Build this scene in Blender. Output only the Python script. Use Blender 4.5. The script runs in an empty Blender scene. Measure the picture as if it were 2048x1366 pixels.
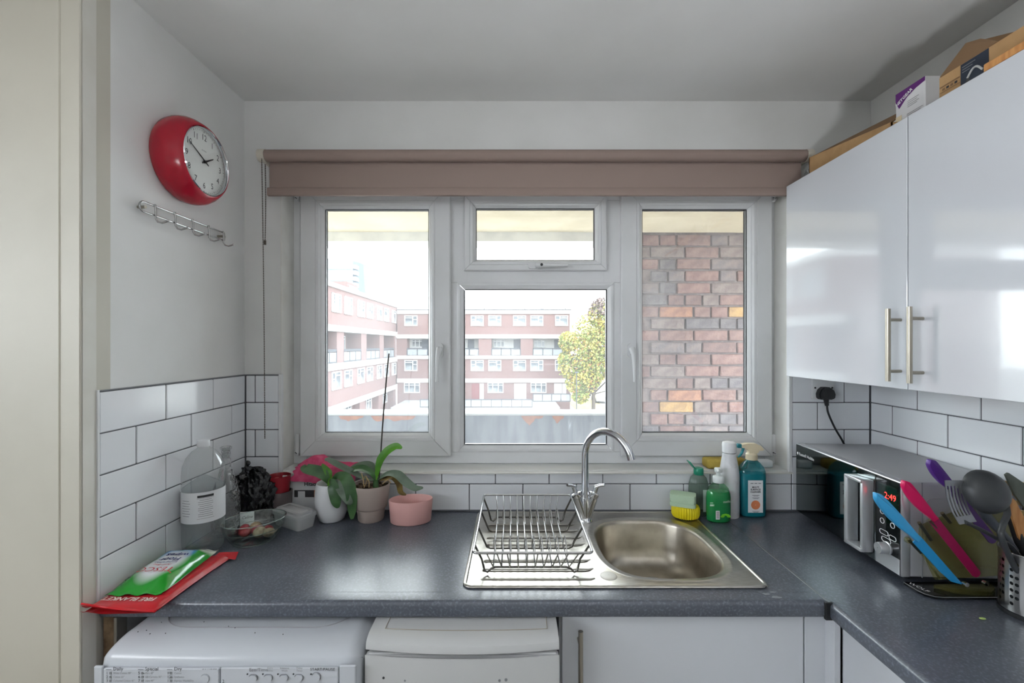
import bpy, bmesh, math, random
from mathutils import Vector, Matrix, noise
random.seed(7)
R = math.radians
sc = bpy.context.scene
COL = sc.collection

# ------------------------------------------------------------------ camera
F, CX, CY, EYE, CAMY = 895.0, 1026.0, 690.0, 1.54, -1.695
cam_d = bpy.data.cameras.new('camera')
cam_d.sensor_width = 36.0
cam_d.lens = 36.0 * F / 2048.0
cam_d.shift_x = (1024 - CX) / 2048.0
cam_d.shift_y = (CY - 683) / 2048.0
cam_d.clip_start = 0.02
cam_d.clip_end = 600
cam = bpy.data.objects.new('camera', cam_d)
COL.objects.link(cam)
cam.location = (0, CAMY, EYE)
cam.rotation_euler = (R(90), 0, 0)
sc.camera = cam

# ------------------------------------------------------------------ world, exposure
SKY = 3.9
world = bpy.data.worlds.new('overcast_sky')
sc.world = world
world.use_nodes = True
nt = world.node_tree
nt.nodes.clear()
wo = nt.nodes.new('ShaderNodeOutputWorld')
wb = nt.nodes.new('ShaderNodeBackground')
wt = nt.nodes.new('ShaderNodeTexCoord')
wn = nt.nodes.new('ShaderNodeTexNoise')
wn.inputs['Scale'].default_value = 3.0
wn.inputs['Detail'].default_value = 5.0
wr = nt.nodes.new('ShaderNodeValToRGB')
wr.color_ramp.elements[0].position = 0.35
wr.color_ramp.elements[0].color = (0.80, 0.88, 0.97, 1)
wr.color_ramp.elements[1].position = 0.62
wr.color_ramp.elements[1].color = (0.97, 0.985, 1.0, 1)
nt.links.new(wt.outputs['Generated'], wn.inputs['Vector'])
nt.links.new(wn.outputs['Fac'], wr.inputs['Fac'])
nt.links.new(wr.outputs['Color'], wb.inputs['Color'])
wb.inputs['Strength'].default_value = SKY
nt.links.new(wb.outputs['Background'], wo.inputs['Surface'])
FILL_LAMP = 128.0           # bulb strength of the fill light added unseen behind the camera
vs = sc.view_settings
vs.view_transform = 'Standard'
vs.look = 'None'
vs.gamma = 1.0
vs.use_curve_mapping = False
vs.exposure = 1.76
sc.cycles.max_bounces = 6
sc.cycles.diffuse_bounces = 3
sc.cycles.glossy_bounces = 3
sc.cycles.transparent_max_bounces = 16
sc.cycles.use_adaptive_sampling = True
sc.cycles.adaptive_threshold = 0.045
sc.cycles.caustics_reflective = False
sc.cycles.caustics_refractive = False
sc.cycles.sample_clamp_indirect = 6.0

# ------------------------------------------------------------------ helpers
def lin(c):
    def g(u):
        u /= 255.0
        return u / 12.92 if u <= 0.04045 else ((u + 0.055) / 1.055) ** 2.4
    return (g(c[0]), g(c[1]), g(c[2]), 1.0)

def W(px, py, Y):
    """photo position seen on the vertical plane at depth Y"""
    d = Y - CAMY
    return Vector(((px - CX) / F * d, Y, EYE - (py - CY) / F * d))

def G(px, py, Z):
    """photo position seen on the horizontal plane at height Z"""
    d = (EYE - Z) * F / (py - CY)
    return Vector(((px - CX) / F * d, d + CAMY, Z))

MATS = {}
def mat(name, col, rough=0.5, metal=0.0, spec=0.5, bump=None, var=None, trans=0.0, ior=1.45,
        coat=0.0, emit=None, sss=0.0, aniso=None, lo=0.40, hi=0.62):
    """principled material; var=(scale, colour2) noise mix; bump=(scale, strength)"""
    if name in MATS:
        return MATS[name]
    m = bpy.data.materials.new(name)
    m.use_nodes = True
    t = m.node_tree
    b = t.nodes['Principled BSDF']
    b.inputs['Base Color'].default_value = lin(col)
    b.inputs['Roughness'].default_value = rough
    b.inputs['Metallic'].default_value = metal
    b.inputs['Specular IOR Level'].default_value = spec
    b.inputs['Transmission Weight'].default_value = trans
    b.inputs['IOR'].default_value = ior
    b.inputs['Coat Weight'].default_value = coat
    if emit:
        b.inputs['Emission Color'].default_value = lin(emit[0])
        b.inputs['Emission Strength'].default_value = emit[1]
    if var or bump:
        tc = t.nodes.new('ShaderNodeTexCoord')
    if var:
        n = t.nodes.new('ShaderNodeTexNoise')
        n.inputs['Scale'].default_value = var[0]
        n.inputs['Detail'].default_value = var[2] if len(var) > 2 else 5.0
        r = t.nodes.new('ShaderNodeValToRGB')
        r.color_ramp.elements[0].position = lo
        r.color_ramp.elements[1].position = hi
        r.color_ramp.elements[0].color = lin(col)
        r.color_ramp.elements[1].color = lin(var[1])
        mp = t.nodes.new('ShaderNodeMapping')
        if aniso:
            mp.inputs['Scale'].default_value = aniso
        t.links.new(tc.outputs['Object'], mp.inputs['Vector'])
        t.links.new(mp.outputs['Vector'], n.inputs['Vector'])
        t.links.new(n.outputs['Fac'], r.inputs['Fac'])
        t.links.new(r.outputs['Color'], b.inputs['Base Color'])
    if bump:
        n2 = t.nodes.new('ShaderNodeTexNoise')
        n2.inputs['Scale'].default_value = bump[0]
        n2.inputs['Detail'].default_value = 4.0
        bp = t.nodes.new('ShaderNodeBump')
        bp.inputs['Strength'].default_value = bump[1]
        bp.inputs['Distance'].default_value = bump[2] if len(bump) > 2 else 0.002
        t.links.new(tc.outputs['Object'], n2.inputs['Vector'])
        t.links.new(n2.outputs['Fac'], bp.inputs['Height'])
        t.links.new(bp.outputs['Normal'], b.inputs['Normal'])
    MATS[name] = m
    return m

def thin(name, tint, veil=0.0, veilcol=(255, 255, 255), rough=0.03, dirt=None, body=0.0, bodycol=None, refl=1.0, bump=None):
    """thin clear sheet: see-through + Fresnel gloss, with an optional cloudy film"""
    if name in MATS:
        return MATS[name]
    m = bpy.data.materials.new(name)
    m.use_nodes = True
    t = m.node_tree
    t.nodes.clear()
    L = t.links.new
    out = t.nodes.new('ShaderNodeOutputMaterial')
    tr = t.nodes.new('ShaderNodeBsdfTransparent')
    tr.inputs['Color'].default_value = lin(tint)
    gl = t.nodes.new('ShaderNodeBsdfGlossy')
    gl.inputs['Roughness'].default_value = rough
    fr = t.nodes.new('ShaderNodeFresnel')
    ge = t.nodes.new('ShaderNodeNewGeometry')
    bf = t.nodes.new('ShaderNodeMapRange')      # same gloss on both faces of the sheet
    bf.inputs['To Min'].default_value = 1.45
    bf.inputs['To Max'].default_value = 1 / 1.45
    L(ge.outputs['Backfacing'], bf.inputs['Value'])
    L(bf.outputs['Result'], fr.inputs['IOR'])
    mu = t.nodes.new('ShaderNodeMath')
    mu.operation = 'MULTIPLY'
    mu.inputs[1].default_value = refl
    L(fr.outputs['Fac'], mu.inputs[0])
    cur = tr.outputs['BSDF']
    if veil > 0:
        tl = t.nodes.new('ShaderNodeBsdfTranslucent')
        tl.inputs['Color'].default_value = lin(veilcol)
        mx = t.nodes.new('ShaderNodeMixShader')
        mx.inputs['Fac'].default_value = veil
        if dirt:
            tc = t.nodes.new('ShaderNodeTexCoord')
            n = t.nodes.new('ShaderNodeTexNoise')
            n.inputs['Scale'].default_value = dirt[0]
            n.inputs['Detail'].default_value = 6
            mr = t.nodes.new('ShaderNodeMapRange')
            mr.inputs['From Min'].default_value = 0.35
            mr.inputs['From Max'].default_value = 0.75
            mr.inputs['To Min'].default_value = veil
            mr.inputs['To Max'].default_value = dirt[1]
            L(tc.outputs['Object'], n.inputs['Vector'])
            L(n.outputs['Fac'], mr.inputs['Value'])
            L(mr.outputs['Result'], mx.inputs['Fac'])
        L(cur, mx.inputs[1])
        L(tl.outputs['BSDF'], mx.inputs[2])
        cur = mx.outputs['Shader']
    if body > 0:
        df = t.nodes.new('ShaderNodeBsdfDiffuse')
        df.inputs['Color'].default_value = lin(bodycol or tint)
        mx2 = t.nodes.new('ShaderNodeMixShader')
        mx2.inputs['Fac'].default_value = body
        L(cur, mx2.inputs[1])
        L(df.outputs['BSDF'], mx2.inputs[2])
        cur = mx2.outputs['Shader']
    mg = t.nodes.new('ShaderNodeMixShader')
    L(mu.outputs[0], mg.inputs['Fac'])
    L(cur, mg.inputs[1])
    L(gl.outputs['BSDF'], mg.inputs[2])
    if bump:
        tc2 = t.nodes.new('ShaderNodeTexCoord')
        vo = t.nodes.new('ShaderNodeTexVoronoi')
        vo.inputs['Scale'].default_value = bump[0]
        bp = t.nodes.new('ShaderNodeBump')
        bp.inputs['Strength'].default_value = bump[1]
        bp.inputs['Distance'].default_value = 0.004
        L(tc2.outputs['Object'], vo.inputs['Vector'])
        L(vo.outputs['Distance'], bp.inputs['Height'])
        L(bp.outputs['Normal'], gl.inputs['Normal'])
        L(bp.outputs['Normal'], fr.inputs['Normal'])
    L(mg.outputs['Shader'], out.inputs['Surface'])
    MATS[name] = m
    return m

class MB:
    def __init__(s):
        s.v = []
        s.f = []
    def add(s, vs_, fs_, M=None):
        o = len(s.v)
        for p in vs_:
            p = Vector(p)
            s.v.append(M @ p if M else p)
        s.f += [tuple(i + o for i in f) for f in fs_]
        return s
    def box(s, x0, x1, y0, y1, z0, z1, M=None):
        v = [(x0, y0, z0), (x1, y0, z0), (x1, y1, z0), (x0, y1, z0), (x0, y0, z1), (x1, y0, z1), (x1, y1, z1), (x0, y1, z1)]
        f = [(3, 2, 1, 0), (4, 5, 6, 7), (0, 1, 5, 4), (1, 2, 6, 5), (2, 3, 7, 6), (3, 0, 4, 7)]
        return s.add(v, f, M)
    def cbox(s, x0, x1, y0, y1, z0, z1, b=0.002, M=None):
        """box with chamfered edges"""
        bm = bmesh.new()
        bmesh.ops.create_cube(bm, size=1.0)
        for v in bm.verts:
            v.co = Vector((x0 + (v.co.x + .5) * (x1 - x0), y0 + (v.co.y + .5) * (y1 - y0), z0 + (v.co.z + .5) * (z1 - z0)))
        bmesh.ops.bevel(bm, geom=list(bm.edges), offset=b, segments=1, affect='EDGES')
        s.addbm(bm, M)
        return s
    def rbox(s, x0, x1, y0, y1, z0, z1, b=0.01, seg=3, M=None):
        bm = bmesh.new()
        bmesh.ops.create_cube(bm, size=1.0)
        for v in bm.verts:
            v.co = Vector((x0 + (v.co.x + .5) * (x1 - x0), y0 + (v.co.y + .5) * (y1 - y0), z0 + (v.co.z + .5) * (z1 - z0)))
        bmesh.ops.bevel(bm, geom=list(bm.edges), offset=b, segments=seg, affect='EDGES', profile=0.5)
        s.addbm(bm, M)
        return s
    def addbm(s, bm, M=None):
        bm.verts.index_update()
        s.add([v.co.copy() for v in bm.verts], [[v.index for v in f.verts] for f in bm.faces], M)
        bm.free()
        return s
    def tube(s, pts, r, seg=8, closed=False, cap=True, flat=None):
        P = [Vector(p) for p in pts]
        n = len(P)
        rr = r if isinstance(r, (list, tuple)) else [r] * n
        T = []
        for i in range(n):
            a = P[(i - 1) % n] if (closed or i > 0) else P[i]
            b = P[(i + 1) % n] if (closed or i < n - 1) else P[i]
            d = b - a
            T.append(d.normalized() if d.length > 1e-9 else Vector((0, 0, 1)))
        up = Vector((0, 0, 1)) if abs(T[0].z) < 0.9 else Vector((1, 0, 0))
        N = (up - T[0] * up.dot(T[0])).normalized()
        base = len(s.v)
        for i in range(n):
            N = N - T[i] * N.dot(T[i])
            if N.length < 1e-6:
                N = T[i].orthogonal()
            N.normalize()
            B = T[i].cross(N)
            for k in range(seg):
                a = 2 * math.pi * k / seg
                ca, sa = math.cos(a), math.sin(a)
                if flat:
                    ca *= flat
                s.v.append(P[i] + (N * ca + B * sa) * rr[i])
        m = n if closed else n - 1
        for i in range(m):
            j = (i + 1) % n
            for k in range(seg):
                l = (k + 1) % seg
                s.f.append((base + i * seg + k, base + i * seg + l, base + j * seg + l, base + j * seg + k))
        if cap and not closed:
            s.f.append(tuple(base + k for k in range(seg))[::-1])
            s.f.append(tuple(base + (n - 1) * seg + k for k in range(seg)))
        return s
    def lathe(s, prof, seg=28, c=(0, 0, 0), sx=1.0, sy=1.0, M=None, power=2.0):
        base = len(s.v)
        n = len(prof)
        for (r, z) in prof:
            for k in range(seg):
                a = 2 * math.pi * k / seg
                ca, sa = math.cos(a), math.sin(a)
                if power != 2.0:
                    e = 2.0 / power
                    ca = math.copysign(abs(ca) ** e, ca)
                    sa = math.copysign(abs(sa) ** e, sa)
                p = Vector((c[0] + r * ca * sx, c[1] + r * sa * sy, c[2] + z))
                s.v.append(M @ p if M else p)
        for i in range(n - 1):
            for k in range(seg):
                l = (k + 1) % seg
                s.f.append((base + i * seg + k, base + i * seg + l, base + (i + 1) * seg + l, base + (i + 1) * seg + k))
        if prof[0][0] > 1e-6:
            pass
        return s
    def disc(s, r, z, seg=28, c=(0, 0, 0), sx=1.0, sy=1.0, M=None, up=True):
        b = len(s.v)
        for k in range(seg):
            a = 2 * math.pi * k / seg
            p = Vector((c[0] + r * math.cos(a) * sx, c[1] + r * math.sin(a) * sy, c[2] + z))
            s.v.append(M @ p if M else p)
        f = tuple(b + k for k in range(seg))
        s.f.append(f if up else f[::-1])
        return s
    def prism(s, poly, h0, h1, M=None):
        """poly in local XY, extruded along local Z, optionally transformed"""
        n = len(poly)
        v = [(p[0], p[1], h0) for p in poly] + [(p[0], p[1], h1) for p in poly]
        f = [tuple(range(n))[::-1], tuple(range(n, 2 * n))]
        f += [(i, (i + 1) % n, n + (i + 1) % n, n + i) for i in range(n)]
        return s.add(v, f, M)
    def grid(s, fn, nu, nv, flip=False):
        b = len(s.v)
        for i in range(nu + 1):
            for j in range(nv + 1):
                s.v.append(Vector(fn(i / nu, j / nv)))
        for i in range(nu):
            for j in range(nv):
                q = (b + i * (nv + 1) + j, b + (i + 1) * (nv + 1) + j, b + (i + 1) * (nv + 1) + j + 1, b + i * (nv + 1) + j + 1)
                s.f.append(q[::-1] if flip else q)
        return s
    def ball(s, c, r, seg=10, rings=6, sx=1, sy=1, sz=1):
        prof = [(max(1e-5, r * math.sin(math.pi * i / rings)), -r * math.cos(math.pi * i / rings)) for i in range(rings + 1)]
        b = len(s.v)
        for (q, z) in prof:
            for k in range(seg):
                a = 2 * math.pi * k / seg
                s.v.append(Vector((c[0] + q * math.cos(a) * sx, c[1] + q * math.sin(a) * sy, c[2] + z * sz)))
        for i in range(rings):
            for k in range(seg):
                l = (k + 1) % seg
                s.f.append((b + i * seg + k, b + i * seg + l, b + (i + 1) * seg + l, b + (i + 1) * seg + k))
        return s
    def mesh(s, name, m, smooth=None):
        me = bpy.data.meshes.new(name)
        me.from_pydata([tuple(v) for v in s.v], [], s.f)
        if m:
            me.materials.append(m)
        me.validate()
        if smooth is not None:
            me.polygons.foreach_set('use_smooth', [True] * len(me.polygons))
            try:
                me.set_sharp_from_angle(angle=R(smooth))
            except Exception:
                pass
        me.update()
        return me
    def build(s, name, m, parent=None, smooth=None, loc=None, rot=None, world=False):
        if world and parent is not None:
            inv = parent_matrix(parent).inverted()
            s.v = [inv @ v for v in s.v]
        o = bpy.data.objects.new(name, s.mesh(name, m, smooth))
        COL.objects.link(o)
        o.parent = parent
        if loc:
            o.location = loc
        if rot:
            o.rotation_euler = rot
        return o

def parent_matrix(o):
    M = Matrix.LocRotScale(o.location, o.rotation_euler, o.scale)
    return parent_matrix(o.parent) @ M if o.parent else M

def tag(o, label, cat, group=None):
    o['label'] = label
    o['category'] = cat
    if group:
        o['group'] = group
    return o

def struct(o, label=None):
    o['kind'] = 'structure'
    if label:
        o['label'] = label
    return o

def thing(name, label, cat, loc=(0, 0, 0), rotz=0.0, group=None):
    o = bpy.data.objects.new(name, None)
    o.empty_display_size = 0.05
    COL.objects.link(o)
    o.location = loc
    o.rotation_euler = (0, 0, rotz)
    return tag(o, label, cat, group)

def inst(name, me, parent, loc=(0, 0, 0), rot=(0, 0, 0)):
    o = bpy.data.objects.new(name, me)
    COL.objects.link(o)
    o.parent = parent
    o.location = loc
    o.rotation_euler = rot
    return o

def text_mb(body, size, M, align='CENTER', bold=0.0, sx=1.0, shear=0.0):
    """flat lettering; M maps text XY to the place it is printed on"""
    cu = bpy.data.curves.new('lettering', 'FONT')
    cu.body = body
    cu.size = size
    cu.align_x = align
    cu.align_y = 'CENTER'
    cu.resolution_u = 2
    cu.offset = bold
    cu.shear = shear
    ob = bpy.data.objects.new('lettering_tmp', cu)
    me = ob.to_mesh()
    mb = MB()
    vsx = [(v.co.x * sx, v.co.y, v.co.z) for v in me.vertices]
    fsx = [tuple(p.vertices) for p in me.polygons]
    ob.to_mesh_clear()
    bpy.data.objects.remove(ob)
    bpy.data.curves.remove(cu)
    mb.add(vsx, fsx, M)
    return mb

def frame(o, x, y):
    """matrix with origin o, local X along x, local Y along y"""
    x = Vector(x).normalized()
    y = Vector(y)
    y = (y - x * y.dot(x)).normalized()
    z = x.cross(y)
    m = Matrix((x, y, z)).transposed().to_4x4()
    m.translation = Vector(o)
    return m

def arc(c, r, a0, a1, n, ax=(1, 0, 0), ay=(0, 0, 1)):
    c, ax, ay = Vector(c), Vector(ax), Vector(ay)
    return [c + ax * (r * math.cos(a0 + (a1 - a0) * i / n)) + ay * (r * math.sin(a0 + (a1 - a0) * i / n)) for i in range(n + 1)]

def rrect(x0, x1, y0, y1, r, n=5):
    p = []
    for cx, cy, a in ((x1 - r, y1 - r, 0), (x0 + r, y1 - r, 90), (x0 + r, y0 + r, 180), (x1 - r, y0 + r, 270)):
        for i in range(n + 1):
            t = R(a + 90 * i / n)
            p.append((cx + r * math.cos(t), cy + r * math.sin(t)))
    return p

def bez(P, n):
    """Catmull-Rom through points"""
    P = [Vector(p) for p in P]
    Q = [P[0] * 2 - P[1]] + P + [P[-1] * 2 - P[-2]]
    out = []
    for i in range(1, len(Q) - 2):
        for k in range(n):
            t = k / n
            a, b, c, d = Q[i - 1], Q[i], Q[i + 1], Q[i + 2]
            out.append(0.5 * ((2 * b) + (c - a) * t + (2 * a - 5 * b + 4 * c - d) * t * t + (3 * b - a - 3 * c + d) * t ** 3))
    out.append(P[-1])
    return out

# ------------------------------------------------------------------ materials
plaster = mat('white_paint', (222, 222, 220), 0.75, bump=(60, 0.15), var=(2.2, (214, 214, 211)))
ceilpaint = mat('ceiling_paint', (228, 228, 226), 0.8, bump=(40, 0.15), var=(1.5, (220, 220, 217)))
nibpaint = mat('cream_gloss_paint', (194, 190, 177), 0.55, var=(3, (188, 184, 171)))
tilem = mat('white_glazed_tile', (226, 228, 231), 0.09, spec=0.55, bump=(9, 0.05))
groutm = mat('dark_grout', (92, 94, 98), 0.9)
upvc = mat('white_upvc', (222, 223, 224), 0.3, var=(4, (214, 215, 215)))
sillpaint = mat('sill_gloss_paint', (220, 219, 214), 0.35, var=(9, (200, 197, 188)), lo=0.5, hi=0.85)
gasket = mat('black_rubber', (40, 41, 43), 0.6)
alu = mat('spacer_aluminium', (150, 152, 156), 0.4, 0.8)
glass = thin('window_glass', (246, 249, 248), veil=0.045, veilcol=(240, 244, 250), dirt=(2.5, 0.10), rough=0.02)
worktop = mat('slate_laminate', (72, 77, 87), 0.3, spec=0.9, var=(170, (112, 118, 129), 2), lo=0.50, hi=0.75)
t_ = worktop.node_tree
b_ = t_.nodes['Principled BSDF']
src = b_.inputs['Base Color'].links[0].from_socket
tc_ = [n for n in t_.nodes if n.type == 'TEX_COORD'][0]
cn = t_.nodes.new('ShaderNodeTexNoise')
cn.inputs['Scale'].default_value = 7.0
cn.inputs['Detail'].default_value = 3.0
cr_ = t_.nodes.new('ShaderNodeMapRange')
cr_.inputs['From Min'].default_value = .35
cr_.inputs['From Max'].default_value = .80
cr_.inputs['To Max'].default_value = .35
cm = t_.nodes.new('ShaderNodeMixRGB')
cm.inputs[2].default_value = lin((118, 124, 134))
rm = t_.nodes.new('ShaderNodeMapRange')
rm.inputs['From Min'].default_value = .4
rm.inputs['From Max'].default_value = .7
rm.inputs['To Min'].default_value = .27
rm.inputs['To Max'].default_value = .36
t_.links.new(tc_.outputs['Object'], cn.inputs['Vector'])
t_.links.new(cn.outputs['Fac'], cr_.inputs['Value'])
t_.links.new(cn.outputs['Fac'], rm.inputs['Value'])
t_.links.new(cr_.outputs['Result'], cm.inputs['Fac'])
t_.links.new(src, cm.inputs[1])
t_.links.new(cm.outputs['Color'], b_.inputs['Base Color'])
white_gloss = mat('white_gloss_door', (208, 211, 216), 0.09, spec=0.7, coat=0.5, bump=(45, 0.05))
white_carc = mat('white_carcass', (218, 219, 221), 0.4)
white_app = mat('white_enamel', (196, 200, 206), 0.22)
white_app2 = mat('offwhite_enamel', (194, 195, 195), 0.18)
steel = mat('brushed_steel', (196, 193, 186), 0.3, 1.0, var=(30, (176, 172, 164)), aniso=(1, 12, 1), bump=(120, 0.05, 0.0005))
bowlsteel = mat('basin_steel', (184, 178, 166), 0.34, 1.0, var=(18, (168, 161, 148)))
chrome = mat('chrome', (214, 216, 220), 0.06, 1.0)
wire = mat('chrome_wire', (176, 176, 176), 0.2, 1.0)
nickel = mat('satin_nickel', (166, 160, 148), 0.33, 1.0)
blackpl = mat('black_plastic', (34, 35, 37), 0.42)
darkgrey = mat('dark_grey_plastic', (62, 64, 66), 0.4)
ink = mat('black_ink', (50, 51, 54), 0.7)
greyink = mat('grey_ink', (125, 127, 130), 0.7)
whiteink = mat('white_ink', (236, 237, 238), 0.6)
cardboard = mat('cardboard', (184, 148, 104), 0.85, var=(14, (170, 134, 92)))
cardinner = mat('cardboard_inside', (128, 100, 72), 0.9)
blindm = mat('taupe_blind_fabric', (150, 132, 124), 0.85, bump=(900, 0.2, 0.0004))
clear = thin('clear_plastic', (252, 253, 253), veil=0.05, rough=0.04, refl=1.4, body=.05, bodycol=(225, 228, 228))
clearglass = thin('clear_glass', (249, 253, 251), rough=0.02, refl=1.8)
terr = mat('brown_soil', (66, 52, 42), 0.95, var=(60, (104, 84, 66)), bump=(90, 0.9, 0.006))
leafm = mat('orchid_leaf', (52, 86, 50), 0.33, var=(14, (74, 110, 66)))
leafl = mat('orchid_leaf_light', (94, 158, 42), 0.33, var=(12, (70, 128, 40)))
leafg = mat('orchid_leaf_grey', (104, 120, 104), 0.45, var=(18, (84, 100, 82)))
leafd = mat('orchid_leaf_dying', (126, 106, 50), 0.6, var=(40, (92, 72, 40)))

# ================================================================== SETTING: room shell
CEIL, CTR = 2.467, 0.911
XL, XR = -1.015, 1.354
# window recess
WX0, WX1, WZ0, WZ1 = -0.880, 1.049, 1.065, 2.20
YW = 0.16
m = MB()
m.box(-2.5, 2, -4.4, 0.16, -0.1, 0.0)
floor = struct(m.build('floor', mat('grey_lino', (176, 170, 162), 0.5, var=(6, (166, 160, 152)))))
m = MB()
m.box(-2.5, 2, -4.4, 0.16, CEIL, CEIL + 0.12)
ceiling = struct(m.build('ceiling', ceilpaint))
m = MB()
yp = 0.006
m.box(XL - 0.2, WX0, yp, YW, 0, CEIL).box(WX1, XR + 0.2, yp, YW, 0, CEIL)
m.box(WX0, WX1, yp, YW, 0, WZ0).box(WX0, WX1, yp, YW, WZ1, CEIL)
wall_back = struct(m.build('wall_back', plaster))
m = MB()
m.box(XL - 0.2, XL - 0.006, -0.56, 0.006, 0, CEIL)
wall_left = struct(m.build('wall_left', plaster))
m = MB()
m.box(XR + 0.006, XR + 0.2, -4.4, 0.006, 0, CEIL)
wall_right = struct(m.build('wall_right', plaster))
# nib wall that faces the camera beside the doorway moulding, and the rest of the room
m = MB()
m.box(-2.4, XL - 0.006, -0.641, -0.56, 0, CEIL)
wall_nib = struct(m.build('wall_nib', nibpaint))
m = MB()
m.cbox(-1.103, -1.064, -0.6455, -0.6405, 0, CEIL, 0.002)
m.cbox(-1.052, -1.0145, -0.6465, -0.6405, 0, CEIL, 0.002)
m.box(-1.064, -1.052, -0.643, -0.6405, 0, CEIL)
trim = struct(m.build('trim_1', nibpaint))
m = MB()
m.box(XL - 0.0062, XL + 0.0015, -0.641, -0.6065, 0, CEIL)
struct(m.build('trim_2', mat('nib_paint', (214, 212, 204), 0.6, var=(5, (206, 203, 193)))))
m = MB()   # side wall of the room with an unseen opening added to let in more sky light
m.box(-2.5, -2.4, -4.4, -3.9, 0, CEIL).box(-2.5, -2.4, -1.25, -0.56, 0, CEIL)
m.box(-2.5, -2.4, -3.9, -1.25, 0, 1.55).box(-2.5, -2.4, -3.9, -1.25, 2.2, CEIL)
struct(m.build('wall_side', plaster))
m = MB()
m.box(-2.4, XR + 0.0055, -4.3, -4.2, 0, CEIL)
struct(m.build('wall_rear', plaster))

# ---- tiles
ROW = (1.425 - CTR) / 5
TJ = 0.0032
tile_cache = {}
def tile(parent, axis, a0, a1, z0, z1, plane, sgn):
    """axis 'x': tile on the back wall (faces -Y); axis 'y': on a side wall"""
    w, h = round(a1 - a0 - TJ, 4), round(z1 - z0 - TJ, 4)
    if w < 0.006 or h < 0.006:
        return
    k = (axis, sgn, w, h)
    if k not in tile_cache:
        mb = MB()
        if axis == 'x':
            mb.cbox(-w / 2, w / 2, -0.004, 0.004, -h / 2, h / 2, 0.0018)
        else:
            mb.cbox(-0.004, 0.004, -w / 2, w / 2, -h / 2, h / 2, 0.0018)
        tile_cache[k] = mb.mesh('tile', tilem)
    c = (a0 + a1) / 2
    z = (z0 + z1) / 2
    j = random.uniform(-0.0004, 0.0004)
    inst('tile', tile_cache[k], parent, (c, plane + j, z) if axis == 'x' else (plane + j, c, z),
         (random.uniform(-.002, .002), 0, random.uniform(-.002, .002)))

def run(parent, axis, lo, hi, z0, z1, cuts, plane, sgn):
    xs = [lo] + [c for c in sorted(cuts) if lo + 0.008 < c < hi - 0.008] + [hi]
    for a, b in zip(xs, xs[1:]):
        tile(parent, axis, a, b, z0, z1, plane, sgn)

odd = [-0.1653 + 0.2028 * k for k in range(-6, 10)]
even = [-0.2697 + 0.2032 * k for k in range(-6, 10)]
for r in range(5):
    z0, z1 = CTR + ROW * r, CTR + ROW * (r + 1)
    cuts = odd if r % 2 == 0 else even
    run(wall_back, 'x', XL + 0.003, WX0 - 0.006, z0, z1, cuts, 0.002, -1)
    run(wall_back, 'x', WX1 + 0.006, XR - 0.003, z0, z1, cuts, 0.002, -1)
    if r == 0:
        run(wall_back, 'x', WX0 - 0.006, WX1 + 0.006, z0, z1, cuts, 0.002, -1)
    if r == 1:
        run(wall_back, 'x', WX0 - 0.006, WX1 + 0.006, z0, WZ0 - 0.010, cuts, 0.002, -1)
    cl = [-0.388, -0.182] if r % 2 == 0 else [-0.491, -0.285, -0.083]
    run(wall_left, 'y', -0.600, -0.003, z0, z1, cl, XL + -0.0015, 1)
    cr = [-0.197 - 0.2043 * k for k in range(6)] if r % 2 == 0 else [-0.098 - 0.2043 * k for k in range(7)]
    run(wall_right, 'y', -1.35, -0.003, z0, z1, cr, XR + 0.0015, 1)
m = MB()
m.box(XL, WX0 - 0.004, 0.0005, 0.006, CTR, 1.425).box(WX1 + 0.004, XR, 0.0005, 0.006, CTR, 1.425).box(WX0 - 0.004, WX1 + 0.004, 0.0005, 0.006, CTR, WZ0 - 0.006)
m.build('grout', groutm, wall_back)
m = MB()
m.box(XL - 0.006, XL - 0.0001, -0.600, 0.0, CTR, 1.425)
m.build('grout', groutm, wall_left)
m = MB()
m.box(XR + 0.0001, XR + 0.006, -1.35, 0.0, CTR, 1.425)
m.build('grout', groutm, wall_right)
m = MB()
m.cbox(XL - 0.006, XL + 0.005, -0.6065, -0.6005, CTR - 0.02, 1.43, 0.001)
m.build('edge_trim', upvc, wall_left)
m = MB()
m.cbox(XL - 0.006, XL + 0.001, -0.6065, 0.0, 1.4255, 1.4285, 0.0008)
m.cbox(XL - 0.006, WX0 - 0.004, -0.001, 0.006, 1.4255, 1.4285, 0.0008)
m.build('tile_top_sealant', greyink, wall_left)
for x in (WX0, WX1):
    m = MB()
    m.cbox(x - 0.006, x + 0.006, -0.005, 0.01, WZ0 - 0.006, 1.43 if x < 0 else 1.43, 0.001)
    m.build('edge_trim', upvc, wall_back)
m = MB()
m.cbox(XL + 0.003, XR - 0.003, -0.007, 0.001, CTR, CTR + 0.006, 0.0015)
m.build('worktop_sealant', groutm, wall_back)

# ---- window
win = bpy.data.objects.new('window_1', None)
COL.objects.link(win)
struct(win, 'white uPVC window of two side casements, top vent and fixed pane')
YF = 0.095
def ring(mb, x0, x1, z0, z1, prof, gap=0.0007):
    """four mitred bars; prof = [(inset, y)...] from the outer back edge to the inner back edge"""
    for side in range(4):
        vv = []
        for d, y in prof:
            c = [(x0 + d, z0 + d), (x1 - d, z0 + d), (x1 - d, z1 - d), (x0 + d, z1 - d)]
            a, b = Vector(c[side]), Vector(c[(side + 1) % 4])
            t = (b - a).normalized() * gap
            a, b = a + t, b - t
            vv += [(a.x, y, a.y), (b.x, y, b.y)]
        n = len(prof)
        ff = [(2 * i, 2 * i + 1, 2 * i + 3, 2 * i + 2) for i in range(n - 1)]
        ff.append(tuple(2 * i for i in range(n))[::-1])
        ff.append(tuple(2 * i + 1 for i in range(n)))
        ff.append((0, 2 * n - 2, 2 * n - 1, 1))
        mb.add(vv, ff)
    return mb
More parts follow.
